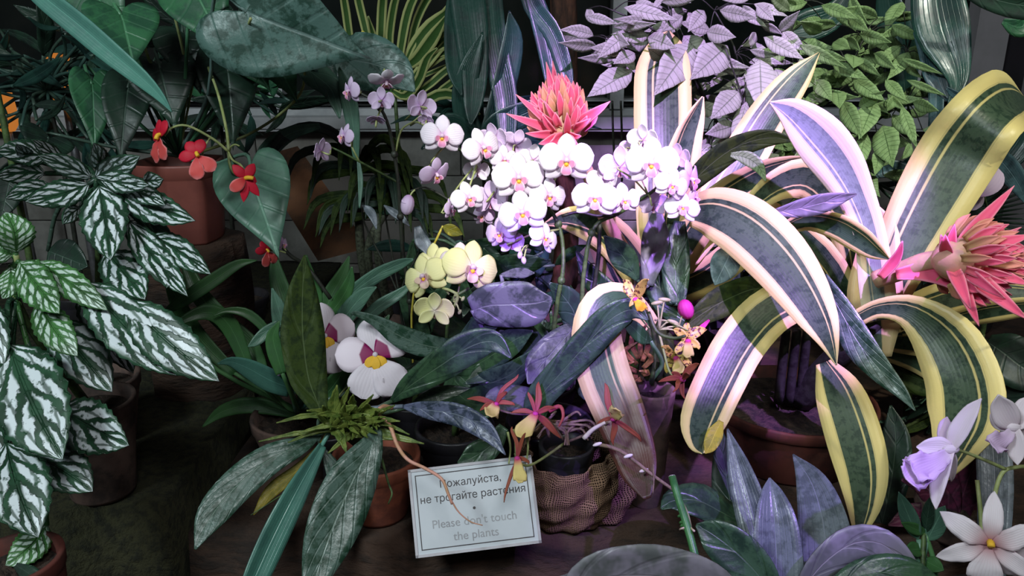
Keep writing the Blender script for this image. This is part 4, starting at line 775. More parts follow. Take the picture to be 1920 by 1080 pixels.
p.leaf('hang', [(1540,520,24),(1575,580,46),(1612,645,56),(1652,695,44),(1690,735,24),(1716,770,2)], (0.98, 0.9), roll=-10, fold=0.25, n=24, pet=False)
p.leaf('vari', [(1545,680,30),(1572,735,84),(1598,810,100),(1615,880,94),(1618,940,68),(1612,990,30),(1610,1010,4)], (1.05, 0.88), roll=4, fold=0.1, n=28, pet=False)
p.leaf('vari_dry', [(1240,640,30),(1205,590,40),(1168,560,54),(1132,572,76),(1118,625,92),(1132,700,100),(1160,770,96),(1186,840,84),(1200,890,66),(1214,935,14)], (1.06, 0.90), roll=-4, fold=0.12, n=36, pet=False, label='striped leaf with dry brown tip')
p.leaf('olive', [(1430,540,30),(1400,545,54),(1345,570,56),(1300,600,30),(1280,620,3)], (1.04, 1.0), roll=10)
p.oval('paleblue', (1375,462), (1340,535), 54, (1.05, 1.03), fold=0.1)
p.leaf('mauve', [(1455,398,14),(1500,390,34),(1550,378,34),(1606,364,3)], (0.97, 0.95), roll=-15, pet=False, fold=0.3)
p.leaf('olive', [(1290,350,30),(1330,310,46),(1380,275,42),(1440,258,32),(1492,264,3)], (1.10, 1.04), roll=-20, pet=False)
p.leaf('bushg', [(1370,290,8),(1400,296,26),(1422,312,22),(1436,340,2)], (1.02, 1.0), pet=False, name='leaf')
p.leaf('olive', [(1630,630,30),(1700,700,60),(1760,720,50),(1830,740,4)], (1.15, 1.1))
p.leaf('vari_thin', [(1620,650,30),(1680,660,44),(1740,690,40),(1800,760,4)], (1.14, 1.1))
p.leaf('vari_thin', [(1640,640,30),(1700,640,50),(1760,650,50),(1850,700,4)], (1.12, 1.1))
p.stem([(1640,525,1.0),(1690,508,0.98),(1740,490,0.96),(1800,488,0.95)], 0.011, 0.012, 'bractstem', n=16)
for pts in [[(1650,520,14),(1672,495,20),(1685,475,14),(1692,452,2)],[(1740,520,16),(1762,500,30),(1770,470,22),(1764,440,2)],[(1680,515,20),(1730,510,34),(1780,525,30),(1810,560,3)]]: p.leaf('bract', pts, (0.97, 0.94), name='bract', pet=False, fold=0.4, n=12)
spikehead(p, (1815,488,0.93), (50,2), 108, [(1902,348,0.92,26),(1935,440,0.9,34),(1925,470,0.9,24),(1935,535,0.9,30),(1928,600,0.88,34),(1836,612,0.9,26),(1915,426,0.93,18),(1790,420,0.92,20),(1772,440,0.9,22),(1820,580,0.88,26),(1870,440,0.9,18),(1885,560,0.88,24),(1860,400,0.95,14)], 150, 5)
# ================================================================ BUSH (top right)
c = P(1400, 520, 1.55)
p = Plant('ribbed_leaf_bush', 'bushy plant with ribbed pointed leaves, mauve-lit left side, filling the upper right', 'bush', (1400, 330, 1.5), (c.x, c.y, BENCH), stemmat='darkstem')
autopot(p, 0.10, 0.14, 'oldclay', pr=0.01)
nodes = []
for pts in ([(1400,330,1.5),(1385,200,1.45),(1380,100,1.42),(1340,20,1.4)], [(1400,330,1.5),(1340,220,1.42),(1290,110,1.38),(1260,40,1.36)], [(1400,330,1.5),(1440,180,1.45),(1480,70,1.42),(1500,0,1.4)], [(1400,330,1.5),(1520,220,1.42),(1590,130,1.38),(1620,70,1.36)], [(1400,330,1.5),(1560,300,1.4),(1640,230,1.36),(1700,190,1.34)], [(1290,110,1.38),(1200,100,1.36),(1150,80,1.35)], [(1380,300,1.48),(1300,150,1.36),(1230,60,1.34),(1150,20,1.33)], [(1400,330,1.5),(1400,250,1.34),(1390,180,1.32),(1360,90,1.3)], [(1400,330,1.5),(1560,180,1.4),(1650,120,1.36),(1700,100,1.35)]):
    p.stem(pts, 0.0028, 0.0014, 'darkstem', n=14); nodes += [pts[1], pts[2], pts[-1]]
HB = [((1120,88),(1048,80),24),((1170,95),(1105,90),26),((1185,132),(1101,182),46),((1298,82),(1226,180),66),((1364,86),(1294,150),62),((1425,112),(1428,214),56),((1385,172),(1332,224),46),((1378,236),(1322,252),34),((1170,14),(1272,38),26),((1230,40),(1150,36),20),((1240,4),(1320,-12),26),
      ((1100,30),(1160,45),20),((1150,50),(1230,44),20),((1570,170),(1574,204),30),((1655,236),(1674,314),50),((1600,104),(1600,128),34),((1562,80),(1594,92),26),((1432,70),(1508,112),30),((1500,84),(1588,128),24),((1612,64),(1672,80),24),((1712,192),(1760,208),24),((1400,190),(1372,290),30),
      ((1690,110),(1770,140),14),((1700,150),(1775,180),14),((1640,190),(1610,262),40),((1540,10),(1610,36),24),((1420,10),(1452,40),26),((1460,60),(1500,20),22),((1480,20),(1440,-10),24),((1530,150),(1560,190),30),((1580,190),(1616,260),34),((1690,200),(1720,280),22),((1660,150),(1700,190),22),((1350,20),(1420,34),30),
      ((1215,70),(1268,90),34),((1150,70),(1180,84),30),((1190,100),(1150,120),28),((1325,60),(1380,70),34),((1455,130),(1470,170),26),((1320,20),(1290,60),30),((1600,150),(1660,190),28),((1610,200),(1660,170),24),((1560,120),(1630,150),24),((1500,110),(1530,160),30),((1540,60),(1500,40),26),((1590,30),(1630,60),24),
      ((1640,100),(1680,130),22),((1650,280),(1640,330),24),((1625,250),(1600,330),30),((1570,250),(1600,290),30),((1460,290),(1400,330),36),((1480,250),(1560,270),36),((1340,260),(1380,300),34),((1330,270),(1290,310),26),((1180,60),(1120,110),30),((1245,110),(1215,90),26),((1280,30),(1240,60),24)]
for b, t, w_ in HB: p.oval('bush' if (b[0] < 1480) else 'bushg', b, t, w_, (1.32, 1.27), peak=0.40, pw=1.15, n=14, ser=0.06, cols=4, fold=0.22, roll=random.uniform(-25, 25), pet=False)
rd = random.Random(21)
for i in range(215):
    x = rd.uniform(1090, 1730); y = rd.uniform(-10, 330)
    if x < 1300 and y > 120: x += 260
    if x > 1660 and y > 270: y -= 100
    a_ = rd.choice((rd.uniform(-0.3, 1.2), rd.uniform(1.9, 3.5))); L = rd.uniform(40, 86); d = rd.uniform(1.33, 1.46)
    dx, dy = L*math.cos(a_), L*0.75*math.sin(a_)
    m_ = 'bush' if x < 1470 else 'bushg'  # leaves on the left take the copy with violet light in its colour
    p.oval(m_, (x, y), (x+dx, y+dy), L*rd.uniform(0.25, 0.42), (d, d-0.03), peak=0.38, pw=1.2, n=12, ser=0.05, cols=4, fold=0.25, roll=rd.uniform(-35, 35), pet=False, bend=rd.uniform(-5, 5))
    nd = min(nodes, key=lambda q_: (q_[0]-x)**2+(q_[1]-y)**2); g = G(); tube(g, [P(x, y, d), (P(x, y, d)+P(*nd))/2+Vector((0, 0, 0.006)), P(*nd)], 0.0008, 0.0011, 6, 5); p.part('petiole', g, 'darkstem')
for pts in ([(1155,340,1.5),(1150,260,1.45),(1148,190,1.4)], [(1166,340,1.5),(1166,260,1.45),(1164,190,1.4)], [(1310,420,1.5),(1325,330,1.46),(1330,250,1.4)]): p.stem(pts, 0.0022, 0.002, 'darkstem')
# ================================================================ TOP MIDDLE
c = P(740, 330, 1.6)
p = Plant('striped_spider_plant', 'spider plant with arching cream-striped blades at top centre left', 'plant', (740, 170, 1.55), (c.x, c.y, BENCH))
autopot(p, 0.07, 0.10, 'blackplastic')
for pts in [[(700,160,8),(690,80,14),(672,0,16),(668,-30,10)],[(705,160,8),(712,90,16),(716,10,18),(722,-30,14)],[(690,150,8),(660,90,14),(648,20,16),(640,-30,12)],[(745,160,8),(752,90,16),(766,20,18),(790,-30,14)],[(750,160,8),(790,80,18),(840,20,18),(880,-30,14)],
        [(752,150,8),(772,100,24),(805,55,30),(836,25,18),(844,8,3)],[(755,160,8),(800,100,18),(850,50,18),(880,30,4)],[(745,170,8),(730,90,14),(736,20,16),(750,-30,12)],[(760,160,8),(775,60,14),(800,0,16),(830,-30,12)],[(750,130,8),(780,112,22),(812,70,26),(838,28,4)],
        [(755,150,6),(800,112,10),(850,98,10),(900,108,8),(930,148,2)],[(755,160,6),(800,140,8),(860,118,8),(900,130,6),(925,140,2)],[(755,170,8),(790,170,14),(840,130,14),(880,105,10),(910,95,3)],[(758,180,8),(800,190,12),(840,160,14),(880,135,12),(915,120,3)],
        [(735,170,8),(760,180,16),(785,150,18),(800,110,16),(820,90,3)],[(700,170,8),(716,130,14),(700,70,14),(690,30,3)],[(750,170,8),(800,120,20),(845,95,20),(885,110,14),(915,150,3)],[(750,175,8),(790,130,20),(830,80,24),(870,60,20),(905,75,3)],[(745,180,8),(790,190,18),(830,175,20),(870,185,14),(900,215,3)]]: p.leaf('spider', pts, (1.55, 1.45), fold=0.4, n=14, cols=4)
p.leaf('yellowleaf', [(680,60,6),(686,75,14),(694,88,3)], (1.4, 1.4), label='orange dying leaf tip')
c = P(900, 420, 1.6)
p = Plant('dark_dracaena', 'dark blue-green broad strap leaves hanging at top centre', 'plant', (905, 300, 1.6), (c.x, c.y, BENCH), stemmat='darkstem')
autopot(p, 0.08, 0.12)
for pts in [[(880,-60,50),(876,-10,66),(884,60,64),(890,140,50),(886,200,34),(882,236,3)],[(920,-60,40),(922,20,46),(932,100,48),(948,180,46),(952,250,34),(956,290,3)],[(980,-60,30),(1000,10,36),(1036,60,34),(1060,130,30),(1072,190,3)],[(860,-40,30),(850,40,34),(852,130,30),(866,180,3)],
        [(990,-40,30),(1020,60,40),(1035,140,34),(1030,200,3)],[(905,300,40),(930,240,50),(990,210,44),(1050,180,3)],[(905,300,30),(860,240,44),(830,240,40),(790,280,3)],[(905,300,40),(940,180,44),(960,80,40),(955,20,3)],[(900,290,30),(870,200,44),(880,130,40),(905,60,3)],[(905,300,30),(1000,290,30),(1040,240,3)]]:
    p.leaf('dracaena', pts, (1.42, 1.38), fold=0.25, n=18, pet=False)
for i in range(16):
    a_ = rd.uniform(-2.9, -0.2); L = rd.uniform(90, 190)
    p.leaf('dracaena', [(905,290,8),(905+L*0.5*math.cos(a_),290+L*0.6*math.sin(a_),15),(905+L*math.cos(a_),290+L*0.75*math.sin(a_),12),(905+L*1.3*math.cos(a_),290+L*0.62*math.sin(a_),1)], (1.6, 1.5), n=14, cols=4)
c = P(1850, 330, 1.7)
p = Plant('drooping_banana_leaf_plant', 'plant with large blue-green leaves drooping from the top right before the grey panel', 'plant', (1850, 330, 1.6), (c.x, c.y, BENCH))
autopot(p, 0.08, 0.12, pr=0.01)
for m_, pts, dd in [('dracaena', [(1755,-60,70),(1756,0,88),(1768,60,92),(1790,120,56),(1795,160,30),(1778,196,3)], (1.3,1.25)),('bluedrac', [(1730,-40,40),(1738,40,52),(1748,100,46),(1758,150,40),(1778,190,3)], (1.32,1.28)),('bluedrac', [(1728,20,20),(1744,100,30),(1756,180,26),(1752,260,22),(1745,300,3)], (1.4,1.38)),
        ('darkheart', [(1800,-30,20),(1850,-6,40),(1920,10,50),(1990,10,40)], (1.2,1.2)),('heart', [(1880,40,10),(1915,50,40),(1950,20,30)], (1.3,1.3)),('bluedrac', [(1860,285,20),(1885,310,40),(1910,345,34),(1925,380,8)], (1.2,1.15)),('bluedrac', [(1795,430,10),(1806,460,34),(1822,500,30),(1830,540,3)], (1.2,1.15)),
        ('bluedrac', [(1640,330,10),(1670,318,34),(1700,325,30),(1720,340,3)], (1.4,1.38)),('dracaena', [(1850,330,30),(1900,290,44),(1930,240,40),(1940,180,3)], (1.5,1.45)),('dracaena', [(1480,60,30),(1510,50,60),(1560,30,50),(1590,-10,20)], (1.52,1.5)),('dracaena', [(1700,200,30),(1690,100,60),(1670,20,50),(1660,-40,20)], (1.55,1.52)),('bluedrac', [(1775,165,6),(1795,180,16),(1830,195,10),(1840,200,2)], (1.2,1.2)),
        ('darkheart', [(1850,640,30),(1880,660,80),(1920,690,90),(1980,720,40)], (1.15,1.1)),('darkheart', [(1850,700,30),(1900,760,80),(1960,800,40)], (1.15,1.1))]: p.leaf(m_, pts, dd, fold=0.25, pet=False)
for i in range(34):
    a_ = -0.9+i*0.075; bx, by = 1790, 470; L = 150+20*math.sin(i)
    p.leaf('darkheart', [(bx+30*math.cos(a_),by-60+30*math.sin(a_),3),(bx+L*0.6*math.cos(a_),by-60+L*0.6*math.sin(a_),5),(bx+L*math.cos(a_),by-60+L*math.sin(a_),1)], (1.25,1.2), n=6, cols=2, pet=False, name='frond_leaflet')
p = Plant('pink_moth_orchid', 'single round pale pink petal flower behind the broad striped leaf at right', 'orchid', (1850, 560, 1.3))
autopot(p, 0.05, 0.08); p.stem([(1850,560,1.3),(1860,460,1.2),(1848,380,1.12),(1836,350,1.1)], 0.0025, 0.0015)
g = G(); lstrip(g, 60, 1, 0.9, 0.55, 0.45, 0.1, 0.1); o = link('petal', g.mesh('petal', 'p_lilac'), p.o); nn = (CAM-P(1830,368,1.1)).normalized(); X = Vector((0,0,1)).cross(nn).normalized()
o.matrix_local = Matrix.Translation(P(1826,366,1.1)-p.loc) @ Matrix((X, nn.cross(X), nn)).transposed().to_4x4() @ Matrix.Scale(62*1.1/F, 4)
g = G(); lstrip(g, -60, 1, 0.9, 0.55, 0.45, 0.1, 0.1); o2 = link('petal', g.mesh('petal', 'p_lilac'), p.o); o2.matrix_local = Matrix.Translation(P(1812,352,1.12)-p.loc) @ Matrix((X, nn.cross(X), nn)).transposed().to_4x4() @ Matrix.Scale(46*1.1/F, 4)
# ================================================================ MIDDLE BACK: speckled trunks and narrow dark leaves
c = P(690, 470, 1.5)
p = Plant('speckled_trunk_palm', 'small palm with pale speckled trunks and narrow dark leaves before the block wall', 'plant', (690, 380, 1.4), (c.x, c.y, BENCH), stemmat='speckstem')
autopot(p, 0.07, 0.08, 'oldclay', stem=False)
for x0, x1, y1 in ((676,672,320),(708,712,400),(690,735,380)):
    g = G(); b_ = Vector((P(x0,520,1.4).x, p.loc.y, BENCH+0.07)); tube(g, [b_, P(x0,470,1.42), P(x1,y1,1.4)], 0.009, 0.006, 16, 9); p.part('trunk', g, 'speckstem')
rd = random.Random(4)
for (bx, by) in ((672,322),(712,400),(735,380)):
    for i in range(11):
        a_ = math.pi+i*math.pi/10+rd.uniform(-0.15, 0.15); L = rd.uniform(70, 140); ex = bx+L*math.cos(a_)*1.25
        p.leaf(rd.choice(('darkheart','olive')), [(bx,by,6),(bx+L*0.5*math.cos(a_),by+L*0.55*math.sin(a_),16),(ex-L*0.2*math.cos(a_),by+L*0.5*math.sin(a_)+10,15),(ex,by+L*0.35*math.sin(a_)+60,1)], (1.4, 1.34), n=14, cols=4, pet=False)
p.leaf('greygreen', [(600,236,10),(545,250,26),(505,280,34),(480,325,22),(470,360,3)], (1.3,1.25), pet=False)
p.leaf('darkheart', [(672,322,10),(640,262,18),(590,238,20),(530,258,22),(492,318,3)], (1.38,1.25), pet=False)
# dark filler shrubs: ordinary dark leafy plants behind
def shrub(label, crown, n, spread, mats, L0=(60, 120), wf=0.3, seed=1, da=0.12, base=None):
    rd = random.Random(seed); c = P(*crown); p = Plant('dark_foliage_plant', label, 'plant', crown, (c.x, c.y, base or BENCH), group='dark leafy plants in the shadows', stemmat='darkstem')
    autopot(p, 0.06, 0.08)
    for i in range(n):
        a_ = rd.uniform(0, 2*math.pi); L = rd.uniform(*L0); bx, by = crown[0]+rd.uniform(-1, 1)*spread[0], crown[1]+rd.uniform(-1, 1)*spread[1]; d = crown[2]+rd.uniform(-da, da)
        p.oval(rd.choice(mats), (bx, by), (bx+L*math.cos(a_), by+L*0.8*math.sin(a_)), L*wf*rd.uniform(0.7, 1.2), (d, d-0.05), n=10, cols=4, bend=rd.uniform(-14, 14), rnd=40)
    return p
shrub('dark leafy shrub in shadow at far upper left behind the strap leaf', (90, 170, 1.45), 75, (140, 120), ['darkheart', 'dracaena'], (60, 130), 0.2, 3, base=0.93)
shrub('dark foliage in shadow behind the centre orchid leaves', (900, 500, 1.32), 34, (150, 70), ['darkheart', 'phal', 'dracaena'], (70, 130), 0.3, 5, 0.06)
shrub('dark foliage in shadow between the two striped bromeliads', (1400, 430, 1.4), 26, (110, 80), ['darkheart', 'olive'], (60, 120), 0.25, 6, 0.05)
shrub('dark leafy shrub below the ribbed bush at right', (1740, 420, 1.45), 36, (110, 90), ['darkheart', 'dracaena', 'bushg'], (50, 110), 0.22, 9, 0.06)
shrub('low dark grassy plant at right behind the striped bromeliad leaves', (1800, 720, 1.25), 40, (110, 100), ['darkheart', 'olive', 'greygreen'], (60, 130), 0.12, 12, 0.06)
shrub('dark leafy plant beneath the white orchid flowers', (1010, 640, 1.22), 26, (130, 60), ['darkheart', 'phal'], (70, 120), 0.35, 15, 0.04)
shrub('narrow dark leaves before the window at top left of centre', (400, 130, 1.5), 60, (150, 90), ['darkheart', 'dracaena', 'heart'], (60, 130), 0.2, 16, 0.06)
# ================================================================ ONCIDIUM + BRASSIA
def star(p, x, y, d, arms, mat, lip=None, lipmat='p_olip', lw=26):
    """arms: list of (tx,ty,w); lip (tx,ty)"""
    for tx, ty, w_ in arms:
        p.leaf(mat, [(x,y,w_*0.4),(x+(tx-x)*0.4+random.uniform(-5,5),y+(ty-y)*0.4-5,w_*0.75),(x+(tx-x)*0.8+random.uniform(-4,4),y+(ty-y)*0.8-3,w_*0.5),(tx,ty,1)], (d, d-random.uniform(-0.015, 0.03)), name='sepal', n=12, cols=4, fold=0.35, pet=False, wave=0.1)
    if lip: p.leaf(lipmat, [(x,y,lw*0.4),(x+(lip[0]-x)*0.5,y+(lip[1]-y)*0.5,lw*0.8),(x+(lip[0]-x)*0.85,y+(lip[1]-y)*0.85,lw),(lip[0],lip[1],lw*0.3)], (d-0.005, d-0.03), name='lip', n=10, cols=6, fold=0.1, pet=False, wave=0.35)
    g = G(); ellips(g, P(x, y, d-0.004), RT, 5*d/F, 6*d/F); p.part('column', g, 'p_magenta')
c = P(1222, 725, 1.02)
p = Plant('spotted_orchid', 'orchid with brown-spotted yellow flowers and reddish star flowers in dark rimmed pot', 'orchid', (1220, 715, 1.02), (c.x, c.y, BENCH))
p.pot((1222, 728, 1.02), 44, c.z-BENCH, 'oldclay')
p.leaf('phal', [(1000,790,40),(1012,745,52),(1055,695,58),(1100,645,60),(1145,598,58),(1185,580,42),(1216,600,3)][::1], (0.99, 0.94), fold=0.12, roll=-6, n=30, pet=False)
p.leaf('strap', [(1220,640,10),(1205,632,26),(1185,612,26),(1165,600,4)], (0.98, 0.96))
for x, w_, h_ in ((1235,34,120),(1252,26,90),(1215,24,100)):
    g = G(); ellips(g, P(x, 700-h_*0.35, 1.02), Vector((0,0,1)), w_*0.5*1.02/F, h_*0.55/F); p.part('pseudobulb', g, 'olive')
p.stem([(1222,720,1.02),(1228,650,0.99),(1218,600,0.96),(1205,572,0.95)], 0.0028, 0.002, 'stem')
p.stem([(1216,585,0.95),(1232,622,0.94),(1262,634,0.93),(1285,630,0.92)], 0.0022, 0.0018, 'stem')
p.stem([(1236,625,0.94),(1245,660,0.93),(1256,698,0.92),(1276,708,0.91)], 0.0016, 0.0013, 'palestem')
p.stem([(1228,600,0.95),(1250,602,0.94),(1275,612,0.93),(1290,620,0.93)], 0.0013, 0.0011, 'palestem')
star(p, 1192, 562, 0.93, [(1168,526,26),(1216,524,26),(1180,575,16),(1215,582,18)], 'p_spot', (1206,582), 'p_yel', 20)
star(p, 1290, 640, 0.93, [(1325,618,28),(1262,618,22),(1270,665,24),(1310,655,24),(1288,605,20)], 'p_spot', (1290,670), 'p_olip', 22)
star(p, 1268, 672, 0.95, [(1240,650,22),(1300,690,26),(1250,700,24)], 'p_spot', (1275,700), 'p_olip', 24)
star(p, 1280, 712, 0.91, [(1235,716,14),(1310,682,18),(1284,748,14),(1262,735,12),(1260,700,12)], 'p_rust', (1290,700), 'p_rust', 12)
for x, y, a_ in ((1232,568,10),(1262,604,-20),(1283,630,-10),(1246,562,-5),(1294,618,-30)): bud(p, x, y, 0.935, 4.5, 'palestem', a_, (1236,618,0.94), 2.6)
for i in range(9):
    a_ = i*0.7; p.leaf('dryleaf', [(1200+6*math.cos(a_),690+20*math.sin(a_),8),(1196+26*math.cos(a_),672+40*math.sin(a_),10),(1200+14*math.cos(a_+1),660+55*math.sin(a_),2)], (1.0, 0.98), name='dry_sheath', n=8, cols=4, pet=False)
bud(p, 1286, 580, 1.0, 15, 'p_magenta', 110, (1270,620,1.0), 1.3, 'bud'); p.leaf('p_magenta', [(1330,600,4),(1315,615,10),(1302,628,2)], (0.98,0.98), pet=False, name='bract')
c = P(1068, 835, 1.02)
p = Plant('spider_orchid', 'orchid with thin rust-red spidery flowers and cream lips in burlap-wrapped pot', 'orchid', (1060, 800, 1.0), (c.x, c.y, BENCH))
p.pot((1062, 832, 1.02), 52, c.z-BENCH+0.003, 'blackplastic', taper=0.8)
p.stem([(1060,830,1.0),(1030,790,0.98),(1004,778,0.95),(960,775,0.94),(925,765,0.94)], 0.0018, 0.0013, 'twig')
p.stem([(1060,830,1.0),(1000,870,0.94),(975,868,0.92),(965,850,0.92)], 0.0018, 0.0013, 'palestem')
p.stem([(1060,830,1.0),(1110,810,0.97),(1145,790,0.94)], 0.0018, 0.0013, 'twig')
star(p, 1004, 776, 0.93, [(1010,716,16),(1040,765,14),(1052,822,18),(958,774,12),(990,735,10)], 'p_rust', (975,820), 'p_olip', 34)
p.stem([(1030,770,0.92),(1050,762,0.915),(1056,780,0.91),(1048,800,0.91)], 0.003, 0.0012, 'p_rust', 'sepal', 14)
star(p, 930, 758, 0.94, [(972,702,10),(876,748,14),(950,735,12),(900,770,14),(965,760,12)], 'p_rust', (918,780), 'p_olip', 32)
star(p, 1150, 786, 0.90, [(1134,718,16),(1202,828,13),(1150,835,15),(1120,795,10)], 'p_rust', (1158,768), 'p_olip', 30)
star(p, 970, 860, 0.90, [(945,942,8),(985,812,10),(960,800,10),(990,870,10)], 'p_rust', (976,905), 'p_olip', 26)
p.stem([(1095,822,0.91),(1112,805,0.905),(1135,792,0.90)], 0.0030, 0.0018, 'stickend', 'sepal', 10, label='pale curled sepal')
for x, y, t_ in ((952,840,870),(985,835,868),(962,835,880)): p.stem([(x,y-30,0.93),(x+5,y,0.925),(x+2,t_,0.92)], 0.0016, 0.001, 'palestem', 'tendril', 8)
for i in range(12): 
    a_ = rd.uniform(0, 6.28); p.stem([(1040+rd.uniform(-30,50),800+rd.uniform(-8,20),1.0),(1060+40*math.cos(a_),790+20*math.sin(a_),0.99),(1060+60*math.cos(a_),805+30*math.sin(a_),0.98)], 0.002, 0.001, 'twig', 'root', 8)
g = G(); V = []; U = []; Fc = []; K, N_ = 64, 26; cb = P(1070, 850, 1.02); zt = cb.z+0.012
for i in range(N_+1):
    t = i/N_
    for j in range(K):
        f = 2*math.pi*j/K; rr = 0.056*(1+0.10*math.sin(3*f+1)+0.05*math.sin(7*f+t*5))*(0.88+0.34*math.sin(math.pi*(0.15+0.75*t)))+0.003*math.sin(f*13+t*9)+0.002*math.sin(t*23+f*4)
        if math.cos(f) > 0: rr *= 1+0.22*math.cos(f)*t
        V.append(Vector((cb.x+rr*math.cos(f), cb.y+0.9*rr*math.sin(f), zt-(zt-BENCH-0.004)*t+0.012*math.sin(f+0.6)*(1-t)))); U.append((j/K, t))
for i in range(N_):
    for j in range(K): Fc.append((i*K+j, (i+1)*K+j, (i+1)*K+(j+1) % K, i*K+(j+1) % K))
U = [(u_, v_) for u_, v_ in U]; g.add(V, Fc, U); o = p.part('burlap_wrap', g, 'burlap', 0.002, label='loose brown burlap wrapped around the pot')
p.stem([(1115,832,0.93),(1150,840,0.92),(1181,857,0.91),(1220,888,0.90),(1262,918,0.89)], 0.0024, 0.0018, 'twig', 'dry_stem', 20, label='dry horizontal stem with white tips')
for x, y in ((1120,833),(1178,855),(1207,882)): g = G(); ellips(g, P(x, y, 0.905), RT*0.9+UP*0.3, 0.0022, 0.0055); p.part('white_tip', g, 'whitetip')
p.stem([(1225,870,0.9),(1226,900,0.895),(1224,925,0.89)], 0.001, 0.0008, 'twig', 'dry_stem', 6)
# ================================================================ SIGN
d0 = 0.95; TL, TR, BL, BR = P(767,881,d0+0.008), P(998,853,d0+0.008), P(779,1047,d0-0.012), P(1012,1018,d0-0.012)
cen = (TL+TR+BL+BR)/4; X = (TR+BR-TL-BL).normalized(); Y0 = (TL+TR-BL-BR); Y = (Y0-X*Y0.dot(X)).normalized(); N = X.cross(Y); w2 = (TR-TL).length/2; h2 = Y0.length/4
sb = Vector((cen.x, cen.y+0.035, BENCH)); se = empty('sign', sb, 'white rectangular notice card in Russian and English before the terracotta pot', 'sign')
SM = Matrix((X, Y, N)).transposed().to_4x4(); SM.translation = cen-sb
def sgn(name, g, mats, label=None, smooth=False):
    o = link(name, g.mesh(name, mats, smooth=smooth), se); o.matrix_local = SM
    if label: o['label'] = label
    return o
g = G(); boxg(g, (-w2, -h2, -0.003), (w2, h2, 0.0)); sgn('card', g, 'signface')
g = G(); fr = 0.0032
for lo, hi in (((-w2, h2-fr, -0.0035), (w2, h2, 0.0012)), ((-w2, -h2, -0.0035), (w2, -h2+fr, 0.0012)), ((-w2, -h2, -0.0035), (-w2+fr, h2, 0.0012)), ((w2-fr, -h2, -0.0035), (w2, h2, 0.0012))): boxg(g, lo, hi)
sgn('frame', g, 'signframe')
g = G(); a1, a2, ln = w2-0.0075, h2-0.0075, 0.0011
for lo, hi in (((-a1, a2-ln, 0), (a1, a2, 0.0003)), ((-a1, -a2, 0), (a1, -a2+ln, 0.0003)), ((-a1, -a2, 0), (-a1+ln, a2, 0.0003)), ((a1-ln, -a2, 0), (a1, a2, 0.0003))): boxg(g, lo, hi)
sgn('border_line', g, 'ink')
from mathutils.geometry import delaunay_2d_cdt
def text(body, yc, wid, mat, xoff=0, bold=0.0):
    cu = bpy.data.curves.new('t', 'FONT'); cu.body = body; cu.size = 1; cu.fill_mode = 'NONE'; cu.resolution_u = 5; cu.offset = bold
    to = bpy.data.objects.new('t', cu); COL.objects.link(to); bpy.context.view_layer.update(); me = bpy.data.meshes.new_from_object(to.evaluated_get(bpy.context.evaluated_depsgraph_get()))
    V = [v.co.xy.copy() for v in me.vertices]; E = [tuple(e.vertices) for e in me.edges]; bpy.data.objects.remove(to)
    SG = [(V[i].x, V[i].y, V[j].x, V[j].y) for i, j in E]; pv, pe, pf, *_ = delaunay_2d_cdt(V, E, [], 0, 1e-5)
    tri = []
    for f in pf:
        cx = sum(pv[i].x for i in f)/3+1e-6; cy = sum(pv[i].y for i in f)/3+1.3e-6; n_ = 0
        for x0, y0, x1, y1 in SG:
            if (y0 > cy) != (y1 > cy) and cx < (x1-x0)*(cy-y0)/(y1-y0)+x0: n_ += 1
        if n_ % 2: tri.append(tuple(f))
    xs = [p_.x for p_ in pv]; k = wid/(max(xs)-min(xs)); mx = (max(xs)+min(xs))/2; N0 = len(pv); th = 0.0004
    VV = [Vector(((p_.x-mx)*k+xoff, (p_.y-0.3)*k+yc, th)) for p_ in pv]; o = link('lettering', mkmesh('lettering', VV, tri, None, mat, smooth=False), se); o.matrix_local = SM; return o
u = 2*w2/233
text('Пожалуйста,', 46*u, 114*u, 'ink', -2*u); text('не трогайте растения', 21*u, 196*u, 'ink', 0)
text('Please don\'t touch', -25*u, 156*u, 'inkpale', -2*u); text('the plants', -50*u, 84*u, 'inkpale', -2*u)
g = G(); lathe(g, Vector((0, -3*u, 0)), [(2.6*u, 0), (2.6*u, 0.0005)], 14); sgn('dot', g, 'ink')
g = G(); tube(g, [Vector((0, 0.006, -0.004)), cen-sb-N*0.010-Y*0.02, cen-sb-N*0.008+Y*0.02], 0.0025, 0.0025, 10, 8); link('stake', g.mesh('stake', 'metal'), se)
# ================================================================ BOTTOM RIGHT FOREGROUND
def fg(name, label, cat, crown, **k):
    c = P(*crown); p = Plant(name, label, cat, crown, (c.x, min(c.y, 0.74), 0.84), **k); z = min(1.0, p.cr.z)-0.84
    p.pot((0, 0, 1), 0.055*F, z, 'blackplastic', cen=Vector((c.x, min(c.y, 0.74), 0.84+z))); return p
p = fg('round_leaf_orchid', 'orchid with rounded grey-mauve leaves at the bottom edge right of the sign', 'orchid', (1220, 1170, 0.74))
p.leaf('mauve', [(1220,1170,20),(1120,1120,60),(1060,1110,60),(1020,1140,4)], (0.74, 0.70))
p.leaf('mauve', [(1040,1150,20),(1110,1092,90),(1190,1078,112),(1270,1088,110),(1340,1110,90),(1400,1150,10)], (0.72, 0.72), fold=0.05, roll=-30, n=24)
p.leaf('mauve', [(1220,1170,30),(1300,1120,60),(1380,1110,50),(1420,1130,4)], (0.74, 0.72))
p = fg('grey_rosette', 'rosette of pointed silvery violet-lit leaves standing at bottom right of centre', 'plant', (1440, 1160, 0.80))
p.leaf('phal', [(1460,1130,30),(1420,1075,74),(1375,1030,84),(1335,1000,60),(1305,984,6)], (0.78, 0.80), fold=0.3, roll=10, n=22)
p.leaf('scurf', [(1455,1140,84),(1456,1060,88),(1452,980,76),(1447,930,44),(1443,896,3)], (0.80, 0.84), fold=0.55, roll=-8, n=22, wave=0)
